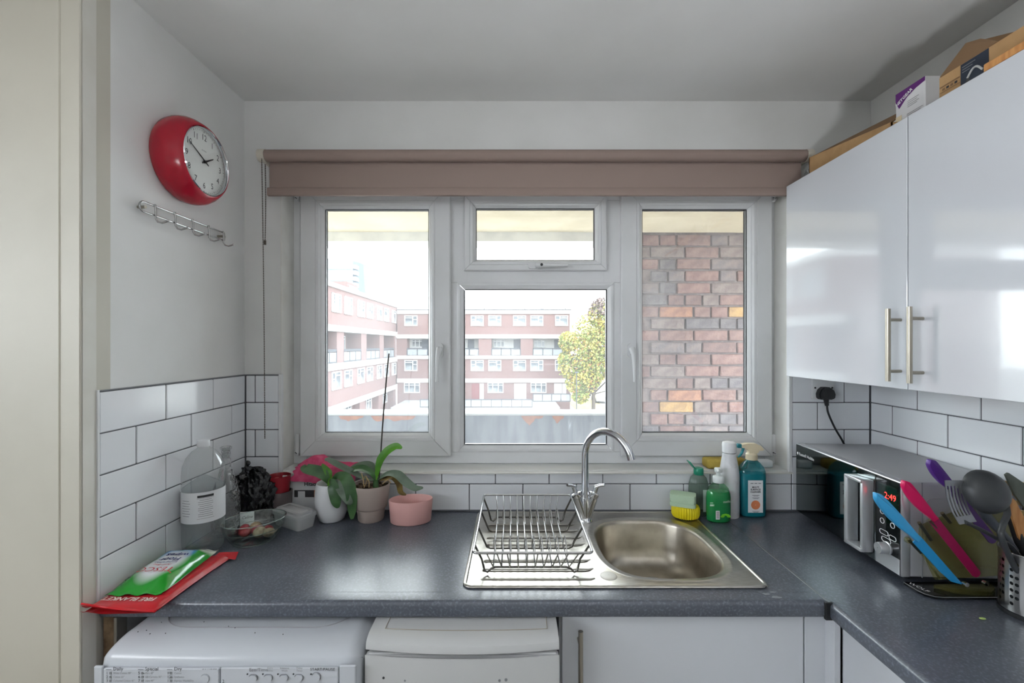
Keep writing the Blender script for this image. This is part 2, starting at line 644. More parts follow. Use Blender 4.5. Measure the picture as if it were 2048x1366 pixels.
def pane(parent, x0, x1, z0, z1, y=0.108):
    mb = MB()
    mb.box(x0 - .004, x1 + .004, y, y + 0.004, z0 - .004, z1 + .004)
    g = mb.build('glass_pane', glass, parent)
    mb = MB()
    ring(mb, x0 - .0045, x1 + .0045, z0 - .0045, z1 + .0045, [(0, y + .001), (0, y - .006), (.0065, y - .004), (.0065, y + .001)])
    mb.build('gasket', gasket, parent)
    mb = MB()
    ring(mb, x0 - .004, x1 + .004, z0 - .004, z1 + .004, [(0, y + .022), (0, y + .008), (.004, y + .008), (.004, y + .022)])
    mb.build('spacer_bar', alu, parent)
    return g
mb = MB()
# fixed outer frame with mullions and transom
FX0, FX1, FZ0, FZ1 = WX0 - 0.002, WX1 + 0.002, 1.066, 2.20
mb.cbox(FX0, -0.825, YF, 0.155, FZ0, FZ1, .002).cbox(1.005, FX1, YF, 0.155, FZ0, FZ1, .002)
mb.cbox(-0.825, 1.005, YF, 0.155, FZ0, 1.112, .002).cbox(-0.825, 1.005, YF, 0.155, 2.120, FZ1, .002)
mb.cbox(-0.262, -0.217, YF, 0.155, 1.112, 1.79, .002).cbox(0.398, 0.443, YF, 0.155, 1.112, 1.79, .002)
mb.cbox(-0.262, -0.184, YF, 0.155, 1.79, 2.12, .002).cbox(0.363, 0.443, YF, 0.155, 1.79, 2.12, .002)
mb.cbox(-0.217, 0.398, YF + .0004, 0.155, 1.788, 1.850, .002)
fr = mb.build('window_frame', upvc, win)
BP = [(0, .13), (0, .080), (.003, .078)]
mb = MB()
ring(mb, -0.225, 0.406, 1.110, 1.792, [(0, .12), (0, .0945), (.008, .0915), (.0145, .0925), (.016, .0945), (.028, .1005), (.0295, .110), (.0295, .12)])
bead = mb.build('glazing_bead', upvc, win)
pane(bead, -0.195, 0.376, 1.1395, 1.7625)
SASH = {}
for nm, x0, x1, z0, z1, d in (('L', -0.845, -0.248, 1.098, 2.175, .0905), ('R', 0.428, 1.029, 1.098, 2.175, .0905), ('T', -0.194, 0.373, 1.8355, 2.134, .046)):
    f1 = d - 0.030 if d > .06 else d - 0.024
    prof = [(0, .13), (0, .081), (.004, .0775), (f1, .0775), (f1 + .002, .0800), (f1 + .003, .0785), (f1 + .012, .0790),
            (d - .012, .0860), (d - .009, .0870), (d - .001, .0985), (d, .108), (d, .13)]
    mb = MB()
    ring(mb, x0, x1, z0, z1, prof)
    s = mb.build('sash', upvc, win)
    SASH[nm] = s
    pane(s, x0 + d, x1 - d, z0 + d, z1 - d)
def espag(parent, x, z, flip):
    """casement handle, lever hanging down"""
    mb = MB()
    poly = rrect(-0.0145, 0.0145, -0.024, 0.033, 0.013, 5)
    mb.prism(poly, 0.0, 0.012, frame((x, 0.0775, z), (1, 0, 0), (0, 0, 1)))
    h = mb.build('handle_plate', upvc, parent, 40)
    mb = MB()
    P = bez([(x, .066, z + .012), (x + flip * .002, .054, z - .004), (x + flip * .004, .048, z - .03), (x + flip * .006, .046, z - .09), (x + flip * .007, .046, z - .118)], 5)
    mb.tube(P, [.0125 - .0065 * min(1, i / (len(P) - 1) * 1.3) for i in range(len(P))], 10)
    mb.build('handle_lever', upvc, h, 50)
    mb = MB()
    mb.tube([(x, .066, z - .010), (x, .0645, z - .010)], .0055, 12)
    mb.build('lock_barrel', nickel, h, 40)
    mb = MB()
    mb.box(x - .0008, x + .0008, .0638, .0646, z - .0135, z - .0065)
    mb.build('keyhole', gasket, h)
p = W(880, 703, 0.0775)
espag(SASH['L'], p.x, p.z, -1)
p = W(1262, 703, 0.0775)
espag(SASH['R'], p.x, p.z, 1)
# horizontal handle of the top vent
p0 = W(1056, 532, .0775)
mb = MB()
mb.prism(rrect(p0.x, p0.x + .045, p0.z - .012, p0.z + .012, .010), 0, .012, Matrix(((1, 0, 0, 0), (0, 0, -1, .0775), (0, 1, 0, 0), (0, 0, 0, 1))))
h = mb.build('handle_plate', upvc, SASH['T'], 40)
mb = MB()
mb.tube([(p0.x + .03, .060, p0.z), (p0.x + .06, .055, p0.z), (p0.x + .11, .056, p0.z), (p0.x + .155, .058, p0.z)], [.012, .010, .008, .007], 10)
mb.build('handle_lever', upvc, h, 50)
mb = MB()
mb.tube([(p0.x + .052, .0475, p0.z), (p0.x + .052, .0440, p0.z)], .0055, 12)
mb.build('lock_barrel', gasket, h, 40)
for (x, zs) in ((-0.858, (1.10, 2.11)), (1.036, (1.10, 2.11))):
    for z in zs:
        mb = MB()
        mb.cbox(x - .008, x + .008, .082, .096, z, z + .085, .002)
        mb.cbox(x - .004, x + .009, .076, .083, z + .003, z + .012, .001)
        hh = mb.build('hinge', upvc, win)
        mb = MB()
        mb.tube([(x - .006, .079, z + .014), (x + .002, .077, z + .010), (x + .006, .079, z + .003)], .0018, 6)
        mb.build('hinge_pin', gasket, hh)
# inner sill and painted reveals
mb = MB()
mb.add([(WX0 - .004, -0.012, 1.0585), (WX1 + .004, -0.012, 1.0585), (WX1 + .004, YF + .02, 1.066), (WX0 - .004, YF + .02, 1.066),
        (WX0 - .004, -0.012, 1.0545), (WX1 + .004, -0.012, 1.0545), (WX1 + .004, YF + .02, 1.050), (WX0 - .004, YF + .02, 1.050)],
       [(0, 1, 2, 3), (7, 6, 5, 4), (0, 4, 5, 1), (1, 5, 6, 2), (2, 6, 7, 3), (3, 7, 4, 0)])
sill = mb.build('window_sill', sillpaint, win)
for x, s_ in ((WX0, 1), (WX1, -1)):
    mb = MB()
    a, b = sorted((x - s_ * .001, x + s_ * .004))
    mb.box(a, b, 0.0, YF, 1.0605, WZ1)
    mb.build('reveal_lining', sillpaint, win)

# ================================================================== OUTSIDE: access balcony
cream = mat('cream_soffit_paint', (214, 202, 176), 0.85, var=(5, (204, 191, 164)), bump=(30, 0.5, 0.004))
concrete = mat('pale_concrete', (222, 220, 214), 0.85, var=(9, (206, 204, 200)))
parapet_paint = mat('grey_blue_wall_paint', (140, 146, 158), 0.7, var=(6, (168, 173, 182)), aniso=(3, 1, .4))
m = MB()
m.box(-8, 3.2, YW, 1.25, -0.15, 0.0)
struct(m.build('floor_balcony', concrete))
m = MB()
def soff(u, v):
    x = -8 + 11.2 * u
    return (x, YW + (1.06 - YW) * v, 2.232 + 0.004 * noise.noise((x * 3, v * 4, 0)))
m.grid(soff, 120, 6)
m.box(-8, 3.2, YW, 1.06, 2.245, 2.60)
struct(m.build('ceiling_balcony', cream, smooth=60))
m = MB()
m.box(-8, 0.68, 1.045, 1.25, 2.176, 2.60)
struct(m.build('trim_balcony_edge', concrete))
m = MB()
m.box(-8, 0.695, 1.065, 1.22, 0.0, 1.105)
par = struct(m.build('wall_parapet', parapet_paint))
m = MB()
m.cbox(-8, 0.695, 1.055, 1.235, 1.105, 1.119, .004)
m.build('coping', mat('white_coping', (236, 237, 236), .7), par)
peelm = mat('exposed_orange_render', (222, 150, 108), 0.9, var=(20, (196, 120, 84)))
def peel(px0, px1, drop, seed):
    a, b = W(px0, 829, 1.065), W(px1, 829, 1.065)
    rnd = random.Random(seed)
    n = 16
    top = 1.103
    poly = [(a.x, top), (b.x, top)]
    low = []
    for i in range(n + 1):
        t = i / n
        e = math.sin(math.pi * t) ** 0.5
        low.append((b.x + (a.x - b.x) * t, top - drop * e * (0.65 + 0.6 * noise.noise((t * 4 + seed, seed * 3.1, 0)) + rnd.uniform(-.08, .08)) - .002))
    mb = MB()
    mb.prism(poly[:1] + poly[1:] + low[1:-1], 0, .004, Matrix(((1, 0, 0, 0), (0, 0, -1, 1.0645), (0, 1, 0, 0), (0, 0, 0, 1))))
    mb.build('peeled_patch', peelm, par)
peel(678, 728, .038, 1)
peel(742, 832, .046, 2)
peel(1042, 1087, .055, 3)
peel(1104, 1128, .045, 4)
# brick wall at the end of the balcony
m = MB()
m.box(0.7, 3.2, 1.115, 1.6, -0.1, 2.6)
m.box(0.7, 3.2, 1.105, 1.12, -0.1, 0.74).box(1.66, 3.2, 1.105, 1.12, 0.74, 2.6)
mortar = mat('pale_mortar', (140, 128, 126), 0.95, var=(30, (120, 108, 108)), bump=(80, .6, .004))
wbrick = struct(m.build('wall_brick', mortar))
bcols = [((138, 112, 108), (118, 96, 94)), ((148, 120, 114), (128, 102, 98)), ((122, 116, 118), (104, 98, 102)), ((176, 130, 106), (150, 108, 92)),
         ((192, 156, 106), (166, 132, 92)), ((142, 128, 124), (122, 108, 106)), ((132, 102, 98), (150, 120, 114)), ((116, 108, 110), (136, 122, 120))]
bmats = [mat('brick_tone_%s' % w, tuple(q * .94 for q in a), 0.9, var=(28, tuple(q * .94 for q in b)), bump=(70, .8, .005)) for w, (a, b) in zip(
    ('plum', 'rose', 'slate', 'orange', 'buff', 'dust', 'maroon', 'ash'), bcols)]
bmesh_c = {}
def brick_mesh(kind, mi, k):
    key = (kind, mi, k)
    if key not in bmesh_c:
        w = (.206, .098)[kind]
        rnd = random.Random(mi * 13 + k * 7 + kind)
        bm = bmesh.new()
        bmesh.ops.create_cube(bm, size=1.0)
        for v in bm.verts:
            v.co = Vector((v.co.x * w, v.co.y * .03, v.co.z * .063))
        bmesh.ops.bevel(bm, geom=list(bm.edges), offset=.004, segments=1, affect='EDGES')
        for v in bm.verts:
            v.co += Vector((rnd.uniform(-.002, .002), rnd.uniform(-.0015, .0015), rnd.uniform(-.002, .002)))
        mb = MB()
        mb.addbm(bm)
        bmesh_c[key] = mb.mesh('brick', bmats[mi])
    return bmesh_c[key]
rb = random.Random(21)
wts = [5, 5, 4, 1.2, .6, 5, 4, 4]
for c in range(20):
    z = 0.745 + 0.0745 * c + .0335
    x = 0.70 + (0 if c % 2 else -.055)
    while x < 1.62:
        kind = 1 if rb.random() < .38 else 0
        w = (.206, .098)[kind]
        if x >= 0.69:
            mi = rb.choices(range(8), wts)[0]
            inst('brick', brick_mesh(kind, mi, rb.randrange(2)), wbrick, (x + w / 2 + .002, 1.1135 + rb.uniform(-.003, .003), z + rb.uniform(-.0015, .0015)), (0, rb.uniform(-.008, .008), 0))
        x += w + .010
    if z > 1.16:      # return face of the wall end
        y = 1.135 + (.055 if c % 2 else 0)
        for q in range(2):
            inst('brick', brick_mesh(0, rb.choices(range(8), wts)[0], q), wbrick, (.7015, y + .104, z), (0, 0, R(90)))
            y += .216

# ================================================================== OUTSIDE: the estate across the courtyard
GZ = -6.0
m = MB()
m.box(-160, 160, -100, 260, GZ - .2, GZ)
struct(m.build('ground', mat('asphalt', (150, 148, 146), 0.95, var=(.15, (164, 162, 158)))))
fbrick = mat('far_red_brick', (160, 128, 124), 0.95, var=(9, (136, 108, 106), 8), aniso=(1, 1, 3), lo=.35, hi=.65)
fwhite = mat('far_white_render', (236, 235, 232), .8)
fframe = mat('far_white_window_frame', (240, 241, 241), .5)
fpane = mat('far_window_pane', (104, 112, 120), .12, var=(.8, (176, 182, 186)), lo=.45, hi=.6)
frail = mat('far_dark_railing', (84, 88, 96), .6)
fpanel = mat('far_balcony_panel', (170, 176, 182), .5)
fdark = mat('far_door_slate', (92, 100, 112), .5)
fred = mat('far_door_red', (136, 70, 72), .5)
fdoorw = mat('far_door_white', (228, 229, 230), .5)
win_cache = {}
def far_window(parent, loc, rotz, w, h, style=0):
    k = (w, h, style)
    if k not in win_cache:
        mb = MB()
        b = .09
        mb.box(-w / 2, w / 2, -.06, .04, -h / 2, -h / 2 + b * 1.2).box(-w / 2, w / 2, -.06, .04, h / 2 - b, h / 2)
        mb.box(-w / 2, -w / 2 + b, -.06, .04, -h / 2, h / 2).box(w / 2 - b, w / 2, -.06, .04, -h / 2, h / 2)
        ms = {0: [-.12 * w], 1: [.14 * w], 2: [-.18 * w, .18 * w], 3: [0]}[style]
        for x in ms:
            mb.box(x - .05, x + .05, -.055, .04, -h / 2, h / 2)
        if style in (0, 1):
            s_ = -1 if style == 0 else 1
            xx = sorted((s_ * w / 2, ms[0]))
            mb.box(xx[0], xx[1], -.05, .04, .08 * h, .08 * h + .07)
            mb.box(*sorted((ms[0], -s_ * w / 2)), -.05, .04, .25 * h, .25 * h + .07)
        else:
            mb.box(-w / 2, w / 2, -.05, .04, .22 * h, .22 * h + .07)
        f_ = mb.mesh('window', fframe)
        mb = MB()
        mb.box(-w / 2 + .02, w / 2 - .02, .0, .03, -h / 2 + .02, h / 2 - .02)
        p_ = mb.mesh('pane', fpane)
        win_cache[k] = (f_, p_)
    f_, p_ = win_cache[k]
    o = inst('window', f_, parent, loc, (0, 0, rotz))
    inst('pane', p_, o)
    return o

S52 = F / 52.0
def fx(px):
    return (px - CX) / S52
def fz(py):
    return EYE - (py - CY) / S52
YB = 52 + CAMY
blk = thing('apartment_block', 'red brick block of flats facing the window across the courtyard', 'building', (0, YB, GZ))
def wpart(root, name, mb, mt):
    return mb.build(name, mt, root, world=True)
X0, X1 = -13.46, fx(1140)
m = MB()
m.box(X0, X1, YB, YB + 9, fz(676), fz(628)).box(X0, X1, YB + 1.4, YB + 9, fz(712), fz(676)).box(X0, X1, YB, YB + 9, fz(757), fz(718))
m.box(X0, X1, YB, YB + 9, GZ, fz(765))
for a, b in ((792, 814), (876, 902), (957, 983), (1041, 1066), (1125, 1140)):
    m.box(fx(a), fx(b), YB, YB + 1.5, fz(714), fz(674))
wpart(blk, 'brick_wall', m, fbrick)
m = MB()
m.box(X0, X1 + .1, YB - .12, YB + 9, fz(628), fz(620))
wpart(blk, 'roof_fascia', m, fwhite)
m = MB()
m.box(X0, X1 + .15, YB - .2, YB + 9, fz(620), fz(618.5))
wpart(blk, 'roof_edge', m, frail)
for a, b in ((677, 669), (718, 711), (765, 757)):
    m = MB()
    m.box(X0, X1 + .05, YB - .12, YB + .4, fz(a), fz(b))
    wpart(blk, 'floor_band', m, fwhite)
m = MB()
m.box(X0 + .1, X1 - .1, YB + 1.35, YB + 1.4, fz(712), fz(676))
wpart(blk, 'balcony_wall', m, fwhite)
TOPW = [(810, 834, 1), (858, 884, 0), (893, 918, 1), (941, 968, 0), (977, 1002, 1), (1026, 1052, 0), (1061, 1086, 1), (1110, 1136, 0)]
for r0, r1 in ((631, 652), (720, 742)):
    for a, b, st in TOPW:
        far_window(blk, ((fx(a) + fx(b)) / 2, -.02, (fz(r0) + fz(r1)) / 2 - GZ), 0, round(26 / S52, 2), round((r1 - r0) / S52, 2), st)
for a in (820, 828, 910, 984, 1068):
    pass
for cx_ in (830, 917, 997, 1080):
    far_window(blk, (fx(cx_), 1.32, (fz(679) + fz(695)) / 2 - GZ), 0, 1.35, .95, 2)
for cx_ in (846, 940, 1034, 1117):
    m = MB()
    m.box(fx(cx_) - .38, fx(cx_) + .38, YB + 1.25, YB + 1.36, fz(711), fz(679))
    wpart(blk, 'balcony_door', m, fdark)
for cx_, st in ((824, 2), (991, 2), (1077, 2)):
    far_window(blk, (fx(cx_), -.02, (fz(765) + fz(786)) / 2 - GZ), 0, 1.85, 1.2, st)
for cx_, mt in ((951, fred), (1036, fdoorw), (1116, fdoorw), (866, fdark)):
    m = MB()
    m.box(fx(cx_) - .45, fx(cx_) + .45, YB - .05, YB + .05, fz(799), fz(767))
    d_ = wpart(blk, 'front_door', m, mt)
    m = MB()
    m.box(fx(cx_) + .5, fx(cx_) + .95, YB - .06, YB + .05, fz(799), fz(767))
    wpart(blk, 'side_light', m, fframe)
for a, b in ((814, 876), (902, 957), (983, 1041), (1066, 1125)):
    n = 3
    m = MB()
    m.box(fx(a), fx(b), YB - .02, YB + .06, fz(698.5), fz(696))
    m.box(fx(a), fx(b), YB - .02, YB + .06, fz(712), fz(710.5))
    for i in range(n + 1):
        x = fx(a) + (fx(b) - fx(a)) * i / n
        m.box(x - .04, x + .04, YB - .02, YB + .06, fz(712), fz(697))
    rl = wpart(blk, 'balcony_railing', m, frail)
    for i in range(n):
        xa = fx(a) + (fx(b) - fx(a)) * i / n + .07
        xb = fx(a) + (fx(b) - fx(a)) * (i + 1) / n - .07
        m = MB()
        m.box(xa, xb, YB, YB + .04, fz(710), fz(699))
        m.build('balcony_panel', fpanel, rl, world=True)
for cx_ in (968, 1050, 1131):
    m = MB()
    m.box(fx(cx_) - .05, fx(cx_) + .05, YB + .3, YB + .4, fz(620), fz(615))
    wpart(blk, 'roof_vent', m, frail)
m = MB()
dc = Vector((fx(1086), YB + 1.2, fz(611)))
m.lathe([(.001, .12), (.2, .1), (.36, .02), (.38, 0), (.36, .0)], 20, M=frame(dc, (1, 0, 0), (0, 0, 1)) )
m.tube([dc, dc + Vector((0, .15, 0)), Vector((dc.x, dc.y + .15, fz(618.3)))], .05, 6)
sd = thing('satellite_dish', 'small white satellite dish on the flat roof opposite', 'dish', (dc.x, dc.y, fz(618)))
m.build('dish', fframe, sd, 40, world=True)

# left wing running towards the window
lb = thing('apartment_wing', 'red brick wing of flats running along the left of the courtyard', 'building', (-13.6, YB, GZ))
LX = -13.6
YA = 20.0
def ly(px):
    return 12172.0 / (CX - px) + CAMY
LZ = {k: fz(k) for k in (609, 615, 622, 647, 664, 672, 714, 723, 725, 749, 769, 777)}
m = MB()
m.box(LX - 8, LX, YA, YB + .6, LZ[664], LZ[615]).box(LX - 8, LX - 1.3, YA, YB + .6, LZ[723], LZ[664])
m.box(LX - 8, LX, YA, YB + .6, LZ[769], LZ[723]).box(LX - 8, LX - .6, YA, YB + .6, GZ, LZ[769])
pit = 5.55
pier0 = 34.55 + CAMY
for k in range(-3, 4):
    y0 = pier0 + k * pit
    if y0 < YB - .5:
        m.box(LX - 1.4, LX, y0, min(YB, y0 + 1.45), LZ[723], LZ[664])
        m.box(LX - .7, LX, y0 - .4, min(YB, y0 + 1.1), GZ, LZ[769])
wpart(lb, 'brick_wall', m, fbrick)
m = MB()
m.box(LX - 8, LX + .12, YA, YB + .6, LZ[615], LZ[609])
wpart(lb, 'roof_fascia', m, fwhite)
for a, b in ((672, 664), (723, 714), (777, 769)):
    m = MB()
    m.box(LX - .6, LX + .12, YA, YB, fz(a), fz(b))
    wpart(lb, 'floor_band', m, fwhite)
for k in range(-2, 4):
    for j, (o0, st) in enumerate(((33.5, 0), (36.0, 1))):
        yc = o0 + .9 + CAMY + k * pit
        if yc > YB - .6:
            continue
        for za, zb in ((622, 647), (725, 749)):
            far_window(lb, (.02, yc - YB, (fz(za) + fz(zb)) / 2 - GZ), R(90), 1.75, round((zb - za) / S52, 2), st)
    yb = pier0 + k * pit + 1.45
    if yb + 4.1 < YB + .5:
        far_window(lb, (-1.27, yb + 2.7 - YB, (fz(676) + fz(698)) / 2 - GZ), R(90), 1.7, 1.25, 0)
        m = MB()
        m.box(LX - 1.31, LX - 1.2, yb + .5, yb + 1.3, LZ[714], fz(676))
        wpart(lb, 'balcony_door', m, fdoorw)
        m = MB()
        m.box(LX - .08, LX, yb, yb + 4.1, fz(699), fz(695.5)).box(LX - .08, LX, yb, yb + 4.1, fz(714), fz(712))
        for i in range(4):
            m.box(LX - .08, LX, yb + 4.1 * i / 3 - .04, yb + 4.1 * i / 3 + .04, fz(714), fz(697))
        rl = wpart(lb, 'balcony_railing', m, frail)
        for i in range(3):
            m = MB()
            m.box(LX - .06, LX - .02, yb + 4.1 * i / 3 + .07, yb + 4.1 * (i + 1) / 3 - .07, fz(712), fz(700))
            m.build('balcony_panel', fpanel, rl, world=True)
        m = MB()
        m.box(LX - .62, LX - .5, yb + .2, yb + 1.2, GZ, fz(778))
        wpart(lb, 'front_door', m, fdark)
        far_window(lb, (-.58, yb + 2.4 - YB, fz(790) - GZ), R(90), 1.5, 1.2, 3)
m = MB()
m.box(LX - 5.2, LX - 2.6, 42, 45, LZ[609], LZ[609] + 1.5)
wpart(lb, 'roof_hut', m, fbrick)
m = MB()
m.box(LX - 2.6, LX - 2.5, 42.5, 44.5, LZ[609] + .3, LZ[609] + 1.2)
wpart(lb, 'hut_vent', m, fwhite)

# pale tower far behind
tw = thing('tower_block', 'pale tall tower block rising far behind the left wing', 'building', (-41.5, 110 + CAMY, GZ))
sT = 110 / F
def tx(px):
    return (px - CX) * sT
def tz(py):
    return EYE - (py - CY) * sT
m = MB()
m.box(tx(630), tx(706), 110 + CAMY, 122, GZ, tz(517))
wpart(tw, 'tower_body', m, mat('far_tower_concrete', (168, 178, 184), .9))
m = MB()
m.add([(tx(706), 110 + CAMY, GZ), (tx(722) + .6, 114, GZ), (tx(722) + .6, 122, GZ), (tx(706), 122, GZ),
       (tx(706), 110 + CAMY, tz(522)), (tx(716), 112, tz(522)), (tx(716), 122, tz(522)), (tx(706), 122, tz(522))],
      [(3, 2, 1, 0), (4, 5, 6, 7), (0, 1, 5, 4), (1, 2, 6, 5), (2, 3, 7, 6), (3, 0, 4, 7)])
wpart(tw, 'tower_stair', m, mat('far_tower_grey', (116, 130, 142), .8))
for i in range(5):
    m = MB()
    z = tz(530 + i * 12)
    m.box(tx(707.5), tx(712), 109.6 + CAMY, 110.3, z - .9, z)
    wpart(tw, 'window', m, fframe)
for py in (538, 561):
    m = MB()
    m.box(tx(630), tx(706), 109.9 + CAMY, 110.1 + CAMY, tz(py) - .12, tz(py))
    wpart(tw, 'floor_band', m, mat('far_tower_band', (140, 150, 158), .9))
m = MB()
m.box(tx(672), tx(690), 112, 116, tz(517), tz(511))
wpart(tw, 'roof_plant', m, MATS['far_tower_grey'])

# podium deck with panel railings in front of the flats
pd = thing('podium_deck', 'pale raised podium deck in front of the brick flats', 'deck', (-2, 44, GZ))
m = MB()
m.box(-12.5, 4.8, 44, YB - .1, GZ, -4.85)
wpart(pd, 'deck_wall', m, mat('far_deck_concrete', (190, 188, 184), .9, var=(1.2, (170, 168, 166))))
def panel_rail(label, xa, xb, y, z0, h, n):
    t = thing('panel_railing', label, 'railing', ((xa + xb) / 2, y, z0))
    m = MB()
    m.box(xa, xb, y - .04, y + .04, z0 + h - .09, z0 + h).box(xa, xb, y - .04, y + .04, z0, z0 + .08)
    wpart(t, 'rail', m, frail)
    for i in range(n + 1):
        x = xa + (xb - xa) * i / n
        m = MB()
        m.box(x - .035, x + .035, y - .035, y + .035, z0, z0 + h)
        wpart(t, 'post', m, frail)
    for i in range(n):
        m = MB()
        m.box(xa + (xb - xa) * i / n + .06, xa + (xb - xa) * (i + 1) / n - .06, y - .015, y + .015, z0 + .1, z0 + h - .1)
        wpart(t, 'panel', m, fpanel)
panel_rail('long panelled railing along the podium below the red door', -9.5, 1.95, 44.1, -4.85, .85, 11)
panel_rail('short raised panelled railing at the podium end beside the tree', 2.1, 6.0, 45.2, -4.4, .85, 4)

# street lamp, path, trees, cars
lp = thing('street_lamp', 'slim dark street lamp post in front of the autumn tree', 'lamp post', (5.99, 40.5, GZ))
m = MB()
m.tube([(0, 0, 0), (0, 0, 1.0)], .07, 8)
m.build('lamp_base', frail, lp, 40)
m = MB()
m.tube([(0, 0, 1.0), (0, 0, 4.9)], .045, 8)
m.build('pole', frail, lp, 40)
m = MB()
m.rbox(-.14, .14, -.35, .1, 4.9, 5.02, .04, 2)
m.build('lamp_head', frail, lp, 40)
m = MB()
m.box(7.3, 11.2, 30, 120, GZ, GZ + .03)
struct(m.build('floor_path', mat('autumn_verge', (186, 150, 118), .95, var=(2.5, (150, 158, 96)))))
leafY = mat('autumn_leaf_yellow', (222, 208, 96), .6, var=(1.1, (166, 184, 96)), lo=.42, hi=.58)
leafO = mat('autumn_leaf_orange', (222, 160, 96), .6)
leafP = mat('autumn_leaf_mauve', (150, 128, 122), .7)
bark = mat('grey_bark', (116, 106, 98), .9)
def tree(label, x, y, blobs, seed, nleaf, trunk_h):
    rnd = random.Random(seed)
    t = thing('plane_tree', label, 'tree', (x, y, GZ), group=None)
    m = MB()
    m.tube([(0, 0, 0), (.05, 0, trunk_h * .6), (-.05, .1, trunk_h + 1.5), (.1, 0, trunk_h + 4)], [.22, .18, .14, .05], 8)
    m.build('trunk', bark, t, 60)
    m = MB()
    for b in blobs:
        c = Vector(b[0])
        m.tube([(0, 0, trunk_h * .8), Vector((0, 0, trunk_h)) * .5 + c * .5, c], [.09, .06, .02], 5)
    m.build('branches', bark, t, 60)
    for nm, mt, share in (('foliage', leafY, .86), ('orange_foliage', leafO, .08), ('mauve_foliage', leafP, .06)):
        m = MB()
        for i in range(int(nleaf * share)):
            c, r = rnd.choice(blobs)
            if nm == 'mauve_foliage':
                c, r = max(blobs, key=lambda q: q[0][2])
            while True:
                p = Vector((rnd.uniform(-1, 1), rnd.uniform(-1, 1), rnd.uniform(-1, 1)))
                if p.length < 1 and p.length > .35:
                    break
            if nm == 'mauve_foliage':
                p = Vector((p.x, p.y, abs(p.z) * 1.25))
            p = Vector(c) + p * r
            s_ = rnd.uniform(.13, .27)
            a = Vector((rnd.gauss(0, 1), rnd.gauss(0, 1), rnd.gauss(0, 1))).normalized()
            b = a.orthogonal().normalized()
            q = a.cross(b)
            m.add([p - b * s_ * .2, p + q * s_ * .55 - b * .1 * s_ + a * .15 * s_, p + b * s_, p - q * s_ * .55 - b * .1 * s_ + a * .15 * s_], [(0, 1, 2), (0, 2, 3)])
        o = m.build(nm, mt, t)
        o['kind'] = 'stuff'
B1 = [((3.4, 0, 8.4), 2.0), ((3.6, .2, 10.2), 1.6), ((.2, .2, 7.0), 2.2), ((2.0, 0, 8.0), 2.2), ((3.4, .2, 5.2), 1.7), ((-.6, 0, 4.2), 1.6), ((-1.2, 0, 6.8), 1.9), ((.8, -.4, 7.6), 2.0), ((-.3, .3, 9.0), 1.9), ((1.6, .4, 9.3), 1.9), ((.9, 0, 10.6), 1.5), ((-2.2, .2, 5.2), 1.4),
      ((-2.6, -.3, 7.9), 1.1), ((-1.6, .1, 3.7), 1.3), ((.2, -.2, 5.2), 1.5), ((2.6, 0, 6.5), 2.0), ((2.7, .1, 4.4), 1.6), ((2.9, -.2, 2.6), 1.3), ((-1.3, .1, 2.3), .9), ((-2.9, 0, 6.0), .8)]
tree('large yellow-green autumn tree beside the brick flats', 8.35, 46.6 + CAMY, B1, 5, 22000, 3.0)
B2 = [((0, 0, 6), 2.2), ((1.4, .3, 7.4), 2.2), ((-1.2, .2, 7.6), 1.9), ((.2, 0, 9), 1.8)]
tree('further autumn tree behind the yellow tree along the street', 14.6, 84, B2, 9, 5000, 3.2)
def car(label, x, y, col):
    t = thing('parked_car', label, 'car', (x, y, GZ), R(90))
    pm = mat('car_paint_%s' % col[0], col[1], .2, coat=.6)
    m = MB()
    prof = [(-2.1, .3), (2.1, .3), (2.12, .62), (1.9, .82), (1.1, .92), (.5, 1.42), (-1.2, 1.45), (-1.9, .98), (-2.12, .9)]
    m.prism(prof, -.85, .85, frame((0, 0, 0), (1, 0, 0), (0, 0, 1)))
    m.build('body', pm, t, 30)
    m = MB()
    for s_ in (-.87, .86):
        m.prism([(.95, .95), (.45, 1.36), (-1.15, 1.38), (-1.65, .98)], s_, s_ + .01, frame((0, 0, 0), (1, 0, 0), (0, 0, 1)))
    m.build('side_glass', mat('car_glass', (60, 66, 74), .1), t)
    for wx in (-1.3, 1.3):
        for wy in (-.8, .8):
            m = MB()
            m.tube([(wx, wy - .1, .31), (wx, wy + .1, .31)], .31, 16)
            m.build('wheel', blackpl, t, 40)
car('white parked car under the autumn tree, nearest the lamp post', 11.6, 58, ('white', (226, 228, 230)))
car('silver parked car behind the white one on the street', 12.2, 66, ('silver', (168, 176, 186)))
car('dark blue parked car furthest along the street', 12.9, 75, ('blue', (78, 96, 122)))

# ================================================================== ADDED FILL LIGHT, unseen behind the camera
cl = thing('fill_uplighter', 'unseen white uplighter added behind the camera to fill the room with light', 'lamp', (.35, -2.2, 0))
m = MB()
m.lathe([(.001, .025), (.10, .022), (.125, .012), (.125, .0), (.001, .0)], 28)
m.build('base', white_carc, cl, 40)
m = MB()
m.tube([(0, 0, .02), (0, 0, 1.20)], .011, 12)
m.build('pole', white_carc, cl, 40)
m = MB()
m.lathe([(.012, 1.195), (.08, 1.216), (.125, 1.285), (.155, 1.36), (.158, 1.365), (.151, 1.362), (.120, 1.290), (.076, 1.225), (.001, 1.212)], 36)
m.build('bowl_shade', white_carc, cl, 50)
m = MB()
m.ball((0, 0, 1.288), .07, 24, 14)
m.build('bulb', mat('fill_bulb', (255, 252, 248), .5, emit=((248, 250, 255), FILL_LAMP)), cl, 60)

